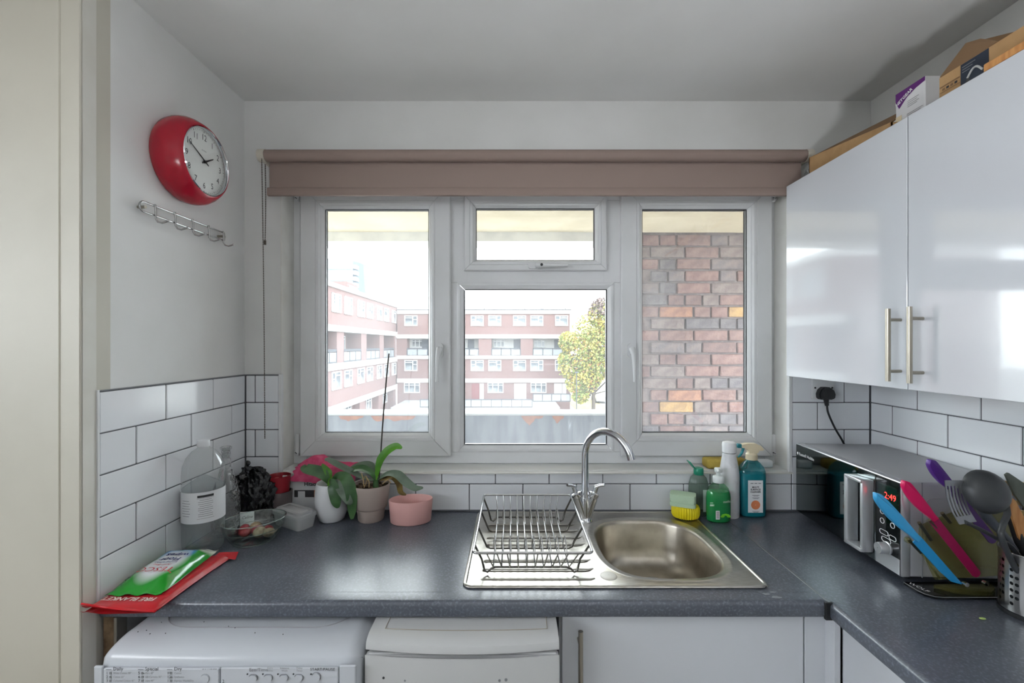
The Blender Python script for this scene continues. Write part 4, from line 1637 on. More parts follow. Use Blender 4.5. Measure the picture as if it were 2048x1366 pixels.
M_ = frame((0, 0, 0), (1, 0, 0), (0, 0, 1))
mb.prism(poly, 0, .020, M_)
mb.prism([(x * .86, y * .86) for x, y in poly], .020, .032, M_)
mb.build('plug', blackpl, pc, 30)
mb = MB()
mb.tube([(0, -.016, -.022), (.001, -.016, -.034), (.003, -.016, -.047)], [.0095, .008, .0065], 10)
mb.build('strain_relief', blackpl, pc, 40)
mb = MB()
mb.tube(bez([(.003, -.016, -.046), (.008, -.016, -.075), (.035, -.012, -.13), (.075, -.010, -.20), (.088, -.010, -.27), (.088, -.010, -.38)], 6), .0036, 8)
mb.build('cable', blackpl, pc, 60)

# ================================================================== MICROWAVE
mw = thing('microwave_oven', 'silver microwave with mirrored black door and control panel', 'microwave', (1.036, -.278, CTR + .0006), R(-3.0))
msilver = mat('silver_microwave_case', (166, 166, 169), .34, .15)
mframe = mat('silver_microwave_trim', (206, 207, 210), .25, .6)
mdoor = mat('mirror_black_glass', (118, 126, 126), .045, 1.0)
mpanel = mat('black_panel_glass', (18, 22, 22), .06, spec=.8)
HL = .238   # half length along local Y; local -X is the front
z0, z1 = .016, .266
mb = MB()
mb.rbox(.022, .300, -HL + .001, HL - .001, z0, z1, .006, 3)
mb.build('case', msilver, mw, 35)
mb = MB()
mb.rbox(.0, .024, -HL, HL, z0, z1, .003, 2)
mb.build('front_frame', mframe, mw, 35)
ysp = -HL + .18 * 2 * HL
mb = MB()
mb.cbox(-.0035, .002, ysp + .0012, HL - .003, z0 + .003, z1 - .003, .001)
dr = mb.build('door', mdoor, mw)
mb = MB()
mb.cbox(-.0030, .002, -HL + .003, ysp - .0012, z0 + .003 + .0, z1 - .003, .001)
cpn = mb.build('control_panel', mpanel, mw)
mb = MB()
mb.cbox(-.0038, .000, -HL + .003, ysp - .0012, z0 + .003, z0 + .045, .0008)
mb.build('door_button', mframe, cpn)
# D-shaped handle
hy0, hy1 = ysp + .006, ysp + .078
mb = MB()
mb.rbox(-.040, -.0032, hy1 - .014, hy1, z0 + .022, z1 - .022, .005, 3)
mb.rbox(-.040, -.0032, hy0, hy1 - .002, z1 - .032, z1 - .022, .003, 2)
mb.rbox(-.040, -.0032, hy0, hy1 - .002, z0 + .022, z0 + .034, .003, 2)
hdl = mb.build('handle', mframe, dr, 35)
mb = MB()
mb.rbox(-.036, -.0032, hy0 - .001, hy0 + .010, z0 + .022, z1 - .022, .003, 2)
mb.build('handle_grip', mframe, hdl, 35)
def mtxt(s_, y, z, size, mt=whiteink, al='LEFT', par=None, x=-.0042):
    # lettering on the front reads towards -Y
    return text_mb(s_, size, frame((x, y, z), (0, -1, 0), (0, 0, 1)), al).build('lettering', mt, par or mw)
mtxt('Russell Hobbs', HL - .022, z1 - .034, .0155, par=dr)
mb = MB()
mb.prism([(-.0035, 0), (0, -.006), (.0035, 0), (.002, .005), (-.002, .005)], 0, .0003, frame((-.0041, HL - .015, z1 - .034), (0, -1, 0), (0, 0, 1)))
mb.build('brand_mark', whiteink, dr)
yc = (ysp - HL) / 2
mb = MB()
mb.box(-.0034, -.0029, -HL + .010, ysp - .010, z1 - .07, z1 - .022)
mb.build('display', mat('display_green_black', (18, 40, 34), .1), cpn)
text_mb('2:49', .024, frame((-.0037, yc - .01, z1 - .05), (0, -1, 0), (0, 0, 1)), 'CENTER').build('clock_digits', mat('red_led', (255, 60, 50), .5, emit=((255, 40, 36), 1.6)), cpn)
for i, (yy, zz, rx, rz) in enumerate(((yc + .018, z1 - .098, .007, .007), (yc - .018, z1 - .098, .007, .007), (yc + .018, z1 - .124, .007, .007), (yc - .018, z1 - .124, .007, .007), (yc + .012, z1 - .154, .015, .006), (yc - .018, z1 - .158, .012, .006), (yc + .004, z1 - .172, .016, .006))):
    mb = MB()
    pts = rrect(-rx, rx, -rz, rz, min(rx, rz) * .98, 6)
    mb.tube([Vector((-.0036, yy + a, zz + b)) for a, b in pts], .0008, 5, closed=True)
    mb.build('button_ring', whiteink, cpn)
mb = MB()
kz = z0 + .058
mb.lathe([(.0175, .0), (.0175, .003), (.0155, .004), (.0150, .024), (.0138, .026), (.001, .0262)], 28, M=frame((-.003, yc, kz), (0, -1, 0), (0, 0, 1)))
mb.build('dial', mframe, cpn, 40)
# pressed panel line on the near side
mb = MB()
mb.tube([Vector((x, -HL - .0002, z)) for x, z in rrect(.06, .285, z0 + .03, z1 - .04, .02, 4)], .0012, 6, closed=True)
mb.build('side_pressing', msilver, mw)
mb = MB()
mb.cbox(.052, .0535, -HL - .0006, -HL + .002, z0, z1, .0003)
mb.build('case_seam', greyink, mw)
for x in (.04, .27):
    for y in (-HL + .04, HL - .04):
        mb = MB()
        mb.tube([(x, y, .0), (x, y, z0 + .001)], .012, 12)
        mb.build('foot', blackpl, mw)

# ================================================================== BLACK GLASS BOARD, KNIVES AND STAND
kb = thing('glass_board', 'black glass board with rounded corner on the worktop below the knives', 'board', (1.16, -.55, CTR))
mb = MB()
poly = rrect(1.025, 1.335, -.592, -.528, .022, 6)
poly = [(1.024, -.522), (1.024, -.562), (1.028, -.578), (1.042, -.590), (1.060, -.593), (1.335, -.593), (1.335, -.522)]
mb.prism(poly, CTR + .002, CTR + .008)
mb.build('board', mat('black_glass', (14, 15, 17), .06, spec=.7), kb, world=True)
mb = MB()
mb.tube([Vector((x, y, CTR + .0075)) for x, y in poly[:6]], .0008, 5)
mb.build('ground_edge', greyink, kb, world=True)
text_mb('WOLF', .016, frame((1.040, -.548, CTR + .0084), (.25, -1, 0), (1, .25, 0)), 'CENTER').build('lettering', whiteink, kb, world=True)
for x in (1.05, 1.31):
    for y in (-.57, -.53):
        mb = MB()
        mb.tube([(x, y, CTR), (x, y, CTR + .0022)], .008, 10)
        mb.build('foot', blackpl, kb, world=True)
acry = thin('olive_acrylic', (244, 243, 220), body=.10, bodycol=(150, 146, 80), rough=.05, refl=1.0)
KZ = CTR + .0082
ks = thing('knife_stand', 'clear olive acrylic knife stand with magnets in front of the microwave', 'knife stand', (1.16, -.56, KZ))
mb = MB()   # leaning back panel
yk0, yk1 = -.553, -.536
def kp(px, py, y):
    p = W(px, py, y)
    return p
pan = [W(1872, 1160, yk0), W(2015, 1150, yk0), W(2030, 1010, yk1), W(1950, 1008, yk1), W(1842, 1052, yk1), W(1838, 1090, yk1)]
nv = len(pan)
mb.add(pan + [p + Vector((0, .005, 0)) for p in pan], [tuple(range(nv)), tuple(range(nv, 2 * nv))[::-1]] + [(i, i + nv, (i + 1) % nv + nv, (i + 1) % nv) for i in range(nv)])
mb.build('back_panel', acry, ks, world=True)
mb = MB()
mb.prism([(1.075, -.552), (1.105, -.578), (1.14, -.588), (1.185, -.588), (1.212, -.57), (1.222, -.552)], KZ + .0005, KZ + .010)
mb.build('base_tray', acry, ks, world=True)
for px, py in ((1932, 1172), (1972, 1170)):
    p = W(px, py, -.589)
    mb = MB()
    mb.tube([p + Vector((0, .006, .004)), p + Vector((0, -.003, .004))], .0055, 12)
    mb.build('fixing_screw', chrome, ks, 40, world=True)
for (pa, pb) in (((1838, 1045), (1862, 1080)), ((1858, 1040), (1880, 1065)), ((1884, 1026), (1900, 1045)), ((1816, 1078), (1842, 1105))):
    a, b = W(pa[0], pa[1], -.570), W(pb[0], pb[1], -.566)
    mb = MB()
    mb.tube([a, b], .0042, 10)
    mb.build('magnet_bar', mat('gunmetal', (96, 92, 80), .3, .8), ks, 40, world=True)
p = W(1816, 1080, -.572)
mb = MB()
mb.tube([p + Vector((0, .004, 0)), p + Vector((0, -.004, 0))], .0075, 12)
mb.tube([W(1816, 1080, -.562), W(1850, 1115, -.560), W(1880, 1158, -.556)], .0028, 8)
mb.build('support_rod', acry, ks, 40, world=True)

def knife(label, pts, Y0, Y1, col, bl, hw=.0125):
    """pts: [handle end, handle/blade joint, tip] seen in the photo"""
    a, b, c = W(*pts[0], Y0), W(*pts[1], (Y0 + Y1) / 2), W(*pts[2], Y1)
    t = thing('kitchen_knife', label, 'knife', b)
    u = (c - a).normalized()
    v = Vector((u.z, 0, -u.x)).normalized()     # across the blade (towards the cutting edge)
    if v.x > 0:
        v = -v
    La, Lb = (b - a).length, (c - b).length
    M_ = frame(b, u, v)
    n_ = 14
    up, lo_ = [], []
    for i in range(n_ + 1):
        s_ = i / n_
        x = -La + La * s_
        w = hw * (.72 + .42 * math.sin(math.pi * min(1, s_ * 1.15)) ** .8 - .12 * s_)
        if s_ < .12:
            w *= math.sqrt(max(.02, 1 - ((.12 - s_) / .12) ** 2))
        bend = .003 * math.sin(s_ * 4)
        up.append((x, w + bend))
        lo_.append((x, -w + bend))
    mb_ = MB()
    mb_.prism(up + lo_[::-1], -.007, .007, M_)
    bm_ = bmesh.new()
    for v_ in mb_.v:
        bm_.verts.new(v_)
    bm_.verts.ensure_lookup_table()
    for f in mb_.f:
        bm_.faces.new([bm_.verts[i] for i in f])
    bmesh.ops.recalc_face_normals(bm_, faces=bm_.faces)
    big = sorted(bm_.faces, key=lambda f: -len(f.verts))[:2]
    eds = set(e for f in big for e in f.edges)
    bmesh.ops.bevel(bm_, geom=list(eds), offset=.0035, segments=2, affect='EDGES', profile=.6)
    mb2 = MB()
    mb2.addbm(bm_)
    mb2.build('handle', col, t, 50, world=True)
    w = hw * .98
    poly = [(-.004, w), (Lb * .30, w * 1.0), (Lb * .62, w * .98), (Lb * .85, w * .66), (Lb, -w * .55 if bl == 'point' else w * .2), (Lb * .985, -w * .7), (0, -w * .92), (-.004, -w * .9)]
    if bl == 'round':
        poly = [(-.004, w), (Lb * .94, w * .95), (Lb * .985, w * .6), (Lb, 0), (Lb * .985, -w * .6), (Lb * .95, -w * .85), (-.004, -w * .9)]
    mb3 = MB()
    mb3.prism(poly, -.0012, .0012, M_)
    mb3.build('blade', MATS[col.name + '_blade'], t, world=True)
    return t
def kcol(n, c1, c2):
    a = mat(n, c1, .38)
    mat(n + '_blade', c2, .3)
    return a
knife('blue knife with pointed blue blade on the acrylic stand', ((1756, 980), (1835, 1080), (1925, 1166)), -.590, -.580, kcol('sky_blue', (60, 160, 214), (38, 146, 206)), 'point')
knife('magenta pink knife with long round-ended blade on the acrylic stand', ((1809, 960), (1868, 1040), (1960, 1151)), -.576, -.566, kcol('magenta', (214, 22, 92), (164, 30, 84)), 'round')
knife('purple knife with its blade behind the slotted turner', ((1858, 919), (1910, 985), (1990, 1085)), -.560, -.557, kcol('violet', (84, 44, 132), (92, 62, 120)), 'round')

# ================================================================== UTENSIL HOLDER
UX, UY = 1.212, -.652
uh = thing('utensil_holder', 'perforated steel utensil pot at the right edge', 'utensil pot', (UX, UY, CTR))
UR, UH = .056, .146
mb = MB()
NC, seg = 18, 72
def cyl(u, z, r=UR):
    a = 2 * math.pi * u
    return Vector((r * math.cos(a), r * math.sin(a), z))
rowz = [.030 + .0155 * i for i in range(7)]
ch = .0155
mb.grid(lambda u, v: cyl(u, rowz[0] - ch / 2 - (rowz[0] - ch / 2 - .002) * (1 - v)), seg, 1)
mb.grid(lambda u, v: cyl(u, rowz[-1] + ch / 2 + (UH - rowz[-1] - ch / 2) * v), seg, 1)
for ri, zc_ in enumerate(rowz):
    for ci in range(NC * 2):
        u0, u1 = ci / (NC * 2), (ci + 1) / (NC * 2)
        has = (ci % 3 != 2) and not (ri == 0 and ci % 3 == 1)
        zz = (zc_ - ch / 2, zc_ + ch / 2)
        off = (.0025 if ci % 3 == 1 else 0)
        sq = [(u0, zz[0]), ((u0 + u1) / 2, zz[0]), (u1, zz[0]), (u1, zc_), (u1, zz[1]), ((u0 + u1) / 2, zz[1]), (u0, zz[1]), (u0, zc_)]
        b0 = len(mb.v)
        mb.v += [cyl(u, z) for u, z in sq]
        if not has:
            mb.f.append(tuple(b0 + i for i in range(8)))
            continue
        rz = .0040
        ru = rz / (2 * math.pi * UR)
        uc = (u0 + u1) / 2
        angs = [225, 270, 315, 0, 45, 90, 135, 180]
        mb.v += [cyl(uc + ru * math.cos(R(a)), zc_ + rz * math.sin(R(a))) for a in angs]
        for i in range(8):
            j = (i + 1) % 8
            mb.f.append((b0 + i, b0 + j, b0 + 8 + j, b0 + 8 + i))
mb.build('pot_wall', mat('satin_steel', (190, 190, 190), .28, 1.0), uh, 50)
mb = MB()
mb.tube([Vector((UR * math.cos(2 * math.pi * i / 48), UR * math.sin(2 * math.pi * i / 48), UH)) for i in range(48)], .0018, 8, closed=True)
mb.build('rim', MATS['satin_steel'], uh, 50)
mb = MB()
mb.lathe([(.001, .0005), (UR + .0025, .0005), (UR + .0025, .010), (UR + .0004, .011)], 48)
mb.build('base', blackpl, uh, 40)
mb = MB()   # added dark sleeve, its colour stands in for shade inside the holes
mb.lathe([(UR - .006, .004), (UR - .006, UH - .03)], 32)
mb.build('hole_shade', mat('hole_shade_dark', (44, 46, 48), .5), uh, 50)

def handle_to(label, name, cat, head_pt, y, group=None):
    return thing(name, label, cat, (UX, UY, CTR + .01))
def pw(px, py, y):
    return W(px, py, y)
# slotted turner
st = thing('slotted_turner', 'grey metal slotted turner leaning out of the steel pot', 'turner', (UX, UY, CTR + .012))
tm = mat('grey_turner_metal', (150, 152, 156), .35, .7)
a0, a1, a2, a3 = pw(1890, 961, -.640), pw(1927, 961, -.640), pw(1945, 1040, -.650), pw(1911, 1046, -.650)
def quadp(u, v):
    p = (a0.lerp(a1, u)).lerp(a3.lerp(a2, u), v)
    p.y += .006 * math.sin(math.pi * v) - .010 * v ** 4
    return p
mb = MB()
nu = 11
for i in range(nu):
    u0, u1 = i / nu, (i + 1) / nu
    slot = i in (1, 3, 5, 7, 9)
    spans = ((0, .14), (.86, 1)) if slot else ((0, 1),)
    for v0, v1 in spans:
        nvv = max(2, int(8 * (v1 - v0)))
        mb.grid(lambda a, b: quadp(u0 + (u1 - u0) * a, v0 + (v1 - v0) * b), 1, nvv)
        mb.grid(lambda a, b: quadp(u0 + (u1 - u0) * a, v0 + (v1 - v0) * b) + Vector((0, .0022, 0)), 1, nvv, True)
mb.build('slotted_head', tm, st, 50, world=True)
mb = MB()
top = pw(1929, 1044, -.658)
end = Vector((UX + .030, UY - .004, CTR + .02))
mb.tube(bez([top, pw(1955, 1056, -.655), pw(1990, 1075, -.652), pw(2030, 1102, -.65), end], 5), [.0075] * 21, 8, flat=.6)
mb.build('handle', darkgrey, st, 50, world=True)
# ladle
ld = thing('black_ladle', 'large dark nylon ladle standing in the steel pot', 'ladle', (UX, UY, CTR + .012))
mb = MB()
lc = pw(1978, 986, -.655)
Ml = frame(lc + Vector((0, .010, 0)), (.95, -.15, -.3), (.35, .25, .9))
lad = [(.050 * math.sin(R(t)), .034 - .034 * math.cos(R(t))) for t in range(0, 91, 9)]
lad = [(max(r_, .0005), z - .034) for r_, z in lad]
mb.lathe(lad, 28, M=Ml @ Matrix.Rotation(R(180), 4, 'X'))
mb.lathe([(max(.0005, r_ * .95), z * .93) for r_, z in lad][::-1], 28, M=Ml @ Matrix.Rotation(R(180), 4, 'X'))
mb.build('ladle_bowl', darkgrey, ld, 60, world=True)
mb = MB()
mb.tube(bez([pw(2012, 1010, -.650), pw(2014, 1030, -.652), pw(2004, 1055, -.660), pw(2006, 1085, -.665), Vector((UX - .02, UY - .008, CTR + .05)), Vector((UX - .01, UY, CTR + .015))], 5), .0075, 10, flat=.7)
mb.build('handle', darkgrey, ld, 50, world=True)
def spatula(label, name, cat, head, Y, bw, mt, hm, end, bend=None, slots=False):
    """flat head polygon (photo points) with a handle into the pot"""
    t = thing(name, label, cat, (UX, UY, CTR + .012))
    P = [pw(x, y_, Y) for x, y_ in head]
    n_ = len(P)
    m_ = MB()
    m_.add(P + [p + Vector((0, .005, 0)) for p in P], [tuple(range(n_)), tuple(range(n_, 2 * n_))[::-1]] + [(i, (i + 1) % n_, n_ + (i + 1) % n_, n_ + i) for i in range(n_)])
    m_.build('head', mt, t, world=True)
    m_ = MB()
    m_.tube([pw(*bend, Y + .002), Vector(end)], bw, 10)
    m_.build('handle', hm, t, 50, world=True)
wood = mat('warm_wood', (206, 150, 92), .55, var=(18, (184, 124, 70)), aniso=(6, 6, 1))
spatula('warm wooden spatula standing in the steel pot', 'wooden_spatula', 'spatula', ((2013, 997), (2020, 993), (2030, 1000), (2062, 1060), (2070, 1100), (2060, 1106), (2040, 1080)), -.640, .006, wood, wood, (UX + .022, UY + .012, CTR + .02), (2062, 1095))
olive = mat('olive_grey_nylon', (88, 94, 82), .4)
spatula('olive grey pointed spatula head behind the ladle at the frame edge', 'nylon_spatula', 'spatula', ((2012, 950), (2018, 946), (2036, 958), (2075, 985), (2080, 1040), (2060, 1030), (2030, 990)), -.632, .006, olive, olive, (UX + .038, UY + .015, CTR + .02), (2072, 1030))
pale = mat('pale_wood', (214, 190, 140), .6, var=(18, (196, 166, 112)))
# slotted wooden turner: separate bars make the slots
t = thing('slotted_wooden_turner', 'pale wooden turner with dark slots behind the ladle', 'turner', (UX, UY, CTR + .012))
for k_ in range(5):
    m_ = MB()
    P = [pw(2006 + k_ * 4, 962 + k_ * 19, -.622), pw(2085, 968 + k_ * 19, -.622), pw(2085, 977 + k_ * 19, -.622), pw(2010 + k_ * 4, 971 + k_ * 19, -.622)]
    m_.add(P + [p + Vector((0, .005, 0)) for p in P], [(0, 1, 2, 3), (7, 6, 5, 4)] + [(i, i + 4, (i + 1) % 4 + 4, (i + 1) % 4) for i in range(4)])
    m_.build('slat', pale, t, world=True)
m_ = MB()
m_.tube([pw(2085, 955, -.618), pw(2085, 1070, -.618)], .005, 8)
m_.tube([pw(2085, 1060, -.618), (UX + .03, UY + .025, CTR + .02)], .005, 8)
m_.build('handle', pale, t, 50, world=True)
# tongs and a black spoon deeper in the pot
t = thing('kitchen_tongs', 'steel tongs with black grips leaning left of the ladle handle', 'tongs', (UX, UY, CTR + .012))
m_ = MB()
m_.tube(bez([pw(1932, 975, -.612), pw(1950, 1000, -.614), pw(1985, 1045, -.622), pw(2022, 1100, -.634), (UX + .01, UY + .02, CTR + .02)], 5), [.004] * 21, 8)
m_.build('arm', mat('brass_toned_steel', (188, 172, 120), .3, .8), t, 50, world=True)
m_ = MB()
m_.tube(bez([pw(1955, 1008, -.618), pw(1975, 1035, -.622), pw(2000, 1062, -.630), pw(2032, 1102, -.64)], 5), [.007, .009, .010, .011, .011, .011, .011, .010, .010, .010, .009, .009, .009, .008, .007, .006], 10)
m_.build('grip', mat('slate_grip', (74, 78, 84), .35), t, 50, world=True)
t = thing('black_spoon', 'black plastic serving spoon handle low in the steel pot', 'spoon', (UX, UY, CTR + .012))
m_ = MB()
m_.tube([pw(2020, 1030, -.618), pw(2036, 1075, -.632), (UX + .018, UY, CTR + .02)], [.010, .012, .006], 10, flat=.5)
m_.build('handle', blackpl, t, 50, world=True)
lf = MB()
lp_ = G(1965, 1237, CTR + .002)
lf.ball(lp_, .006, 8, 5, 1.3, .7, .35)
tag(lf.build('herb_scrap', mat('herb_green', (168, 190, 110), .6)), 'tiny pale green vegetable scrap on the right worktop', 'scrap')

# ================================================================== LEFT END OF THE WORKTOP
# fire blanket pouch
fbx0, fbx1, fby0, fby1 = -1.006, -.838, -.648, -.374
fb = thing('fire_blanket', 'red fire blanket pouch lying under the green wipes pack', 'fire blanket', (-.92, -.5, CTR))
redv = mat('red_vinyl', (192, 36, 44), .28, bump=(14, .5, .006))
def fbh(x, y):
    u = (x - fbx0) / (fbx1 - fbx0)
    v = (y - fby0) / (fby1 - fby0)
    e = min(1, min(u, 1 - u) / .10) * min(1, min(v, 1 - v) / .08)
    h = .003 + .012 * max(0, e) ** .6
    h += .0025 * noise.noise((x * 22, y * 14, 0)) * max(0, e)
    if v < .10:
        h += .010 * (1 - v / .10) ** 2 * (1 - u) ** 1.5 * 2.0
    return h
def fbp(u, v):
    x = fbx0 + (fbx1 - fbx0) * u
    y = fby0 + (fby1 - fby0) * v
    return x, y
mb = MB()
def ftop(u, v):
    x, y = fbp(u, v)
    return (x + .012 * (v ** 3) * (1 if u > .5 else 0), y - .008 * (1 - u) * (1 - v) ** 4, CTR + .0015 + fbh(x, y))
def fbot(u, v):
    p = ftop(u, v)
    x, y = fbp(u, v)
    e = min(1, min(u, 1 - u) / .04) * min(1, min(v, 1 - v) / .04)
    lift = max(0.0, p[2] - CTR - .016)
    return (p[0], p[1], CTR + .0005 + (1 - max(0, e)) * (.002) + lift)
mb.grid(ftop, 24, 40)
mb.grid(fbot, 24, 40, True)
pou = mb.build('pouch', redv, fb, 60, world=True)
mb = MB()
tm_ = text_mb('FIRE BLANKET', .0215, frame((-.925, -.616, 0), (-1, 0, 0), (0, -1, 0)), 'CENTER', sx=.93, bold=.0004)
tm_.v = [Vector((v.x, v.y, CTR + .0028 + fbh(v.x, v.y))) for v in tm_.v]
tm_.build('lettering', mat('white_vinyl_print', (232, 214, 206), .5), fb, world=True)
mb = MB()
mb.tube([Vector(ftop(1, v / 20)) + Vector((-.004, 0, .0015)) for v in range(21)], .0022, 6)
mb.tube([Vector(ftop(u / 12, 0)) + Vector((0, .004, .0015)) for u in range(13)], .0024, 6)
mb.build('welded_seam', redv, fb, 60, world=True)
for k_, dx in ((0, 0), (1, .02)):
    m_ = MB()
    a = Vector(ftop(1, .96))
    m_.add([a + Vector((-.05 + dx, .0, .004)), a + Vector((.022, -.012, .002)), a + Vector((.012, .014 + k_ * .006, .010)), a + Vector((-.04, .012, .012))], [(0, 1, 2, 3)])
    m_.build('pull_tab', redv, fb, world=True)

# wipes pack
wp = thing('wipes_pack', 'green and white plastic pack of floor wipes on the red pouch', 'wipes', (-.93, -.48, CTR + .015))
wx, wy, wrot = (-.9335, -.487, R(3.5))
WW, WL = .132, .236
MW = Matrix.Translation((wx, wy, 0)) @ Matrix.Rotation(wrot, 4, 'Z')
def wh(a, b):
    """pillow height, a across, b along (0..1)"""
    e = min(1, min(a, 1 - a) / .22)
    f_ = min(1, max(0, (min(b, 1 - b) - .035) / .2))
    h = .003 + .026 * (max(0, e) ** .55) * (f_ ** .6)
    h += .002 * noise.noise((a * 4, b * 6, 2.0)) * f_ + .0008 * noise.noise((a * 17, b * 6, 5.0)) * f_
    return h
def wt_(a, b):
    p = MW @ Vector(((a - .5) * WW, (b - .5) * WL, 0))
    p.z = CTR + .0165 + wh(a, b)
    if b < .05 or b > .95:
        p.z += .0025 * math.sin(a * 19) + .001
    return p
def wb_(a, b):
    p = wt_(a, b)
    e = min(1, min(a, 1 - a) / .1) * min(1, max(0, (min(b, 1 - b) - .03) / .1))
    p.z = lerp(p.z - .0006, CTR + .0185, max(0, e))
    return p
wipm = bpy.data.materials.new('wipes_print')
wipm.use_nodes = True
t_ = wipm.node_tree
b_ = t_.nodes['Principled BSDF']
b_.inputs['Roughness'].default_value = .16
b_.inputs['Coat Weight'].default_value = .4
tc = t_.nodes.new('ShaderNodeTexCoord')
def blob(sx_, sy_, ox, oy, lo_, hi_):
    mp = t_.nodes.new('ShaderNodeMapping')
    mp.inputs['Location'].default_value = (ox, oy, 0)
    mp.inputs['Scale'].default_value = (sx_, sy_, 0)
    ln = t_.nodes.new('ShaderNodeVectorMath')
    ln.operation = 'LENGTH'
    r_ = t_.nodes.new('ShaderNodeMapRange')
    r_.inputs['From Min'].default_value = lo_
    r_.inputs['From Max'].default_value = hi_
    r_.inputs['To Min'].default_value = 1
    r_.inputs['To Max'].default_value = 0
    t_.links.new(tc.outputs['Object'], mp.inputs['Vector'])
    t_.links.new(mp.outputs['Vector'], ln.inputs[0])
    t_.links.new(ln.outputs['Value'], r_.inputs['Value'])
    return r_.outputs['Result']
def mixc(fac, a, b):
    mx = t_.nodes.new('ShaderNodeMixRGB')
    t_.links.new(fac, mx.inputs['Fac'])
    for s_, v in ((1, a), (2, b)):
        if isinstance(v, tuple):
            mx.inputs[s_].default_value = lin(v)
        else:
            t_.links.new(v, mx.inputs[s_])
    return mx.outputs['Color']
c1 = mixc(blob(24, 15, 0, -.62, .82, 1.05), (30, 150, 40), (70, 140, 205))
c1 = mixc(blob(26, 16.5, 0, -.62, .75, .95), c1, (150, 200, 236))
c1 = mixc(blob(23, 13, 0, .12, .72, 1.15), c1, (236, 238, 240))
c1 = mixc(blob(30, 26, -1.35, -2.85, .7, 1.1), c1, (214, 220, 204))
t_.links.new(c1, b_.inputs['Base Color'])
mb = MB()
mb.grid(lambda a, b: wt_(a, b), 30, 48)
mb.grid(lambda a, b: wb_(a, b), 30, 48, True)
inv_ = MW.inverted()
root_inv = Matrix.Translation((-.93, -.48, CTR + .015))
pk = mb.build('pack', None, wp, 60, world=True)
pk.data.materials.append(wipm)
# object coordinates of the print follow the pack's own axes
cen = Vector((wx, wy, CTR + .03))
pk.data.transform((Matrix.Rotation(-wrot, 4, 'Z') @ Matrix.Translation(-(cen - Vector((-.93, -.48, CTR + .015))))))
pk.location = cen - Vector((-.93, -.48, CTR + .015))
pk.rotation_euler = (0, 0, wrot)
def wtext(s_, size, a, b, mt, sx=1.0, bold=0.0):
    q = text_mb(s_, size, Matrix.Identity(4), 'CENTER', sx=sx, bold=bold)
    out = []
    for v in q.v:
        aa = a - v.x / WW
        bb = b - v.y / WL
        p = wt_(min(.99, max(.01, aa)), min(.99, max(.01, bb)))
        p.z += .0009
        out.append(p)
    q.v = out
    q.build('lettering', mt, wp, world=True)
navy = mat('navy_ink', (40, 48, 110), .5)
redink = mat('red_ink', (206, 60, 70), .5)
wtext('wipes', .026, .52, .655, navy, bold=.0004)
wtext('Floor', .025, .50, .545, navy, bold=.0004)
wtext('biodegradable', .0105, .50, .475, navy)
wtext('Anti-Bac', .013, .50, .42, redink)
wtext('TESCO', .030, .50, .315, redink)
wtext('30', .016, .16, .20, ink)

# big clear bottle with label
bX, bY, bR = -.955, -.314, .0565
cb = thing('clear_bottle', 'tall clear plastic bottle with white printed label and white cap', 'bottle', (bX, bY, CTR))
BH = .335
prof = [(.001, .006), (.030, .002), (.048, .0), (.0545, .008), (.0565, .03), (.0565, .09), (.0555, .10), (.0555, .185), (.0568, .195), (.0568, .235), (.054, .262), (.045, .285), (.031, .303), (.018, .312), (.0150, .316), (.0150, .324)]
mb = MB()
mb.lathe(prof, 40)
mb.build('bottle_body', clear, cb, 50)
mb = MB()
mb.lathe([(max(.001, r_ - .0012), z) for r_, z in prof if z < .232] + [(.001, .2325)], 40)
mb.build('liquid', thin('water_tint', (250, 252, 252), body=.06, bodycol=(205, 212, 212), refl=.7), cb, 50)
mb = MB()
mb.lathe([(.0165, .317), (.0172, .319), (.0172, .333), (.0160, .3355), (.001, .336)], 24)
mb.build('cap', mat('white_cap', (222, 224, 226), .4), cb, 40)
mb = MB()
def lab(u, v):
    a = R(-200 + 290 * u)
    return (.0575 * math.cos(a), .0575 * math.sin(a), .098 + .092 * v)
mb.grid(lab, 48, 1)
mb.build('label', mat('paper_label', (226, 228, 230), .6), cb, 60)
def onlabel(a0, z, w, h, mt, name='print_line'):
    m_ = MB()
    m_.grid(lambda u, v: (.0579 * math.cos(R(a0) + (u - .5) * w / .0579), .0579 * math.sin(R(a0) + (u - .5) * w / .0579), z + (v - .5) * h), 8, 1)
    m_.build(name, mt, cb)
onlabel(-50, .178, .042, .007, ink, 'print_block')
for i in range(9):
    onlabel(-50, .167 - i * .006, .038 if i % 3 else .030, .0012, greyink)
for i in range(7):
    onlabel(-105, .166 - i * .0075, .030 if i % 2 else .024, .0012, greyink)
for z in (.172, .112):
    onlabel(-50, z, .044, .0006, ink)
# textured carafe bottle
tbp = (-.957, -.203)
gb = thing('textured_bottle', 'clear hammered-glass carafe bottle behind the big plastic bottle', 'bottle', (tbp[0], tbp[1], CTR))
mb = MB()
mb.lathe([(.001, .004), (.034, .0), (.040, .006), (.0425, .03), (.0425, .10), (.040, .135), (.033, .165), (.023, .195), (.016, .225), (.0135, .25), (.0135, .278), (.017, .284), (.0175, .289), (.0140, .291), (.0115, .287), (.0115, .25)], 40)
mb.build('bottle_body', thin('hammered_glass', (246, 247, 247), body=.14, bodycol=(190, 192, 192), rough=.05, refl=2.4, bump=(150, 1.0)), gb, 50)
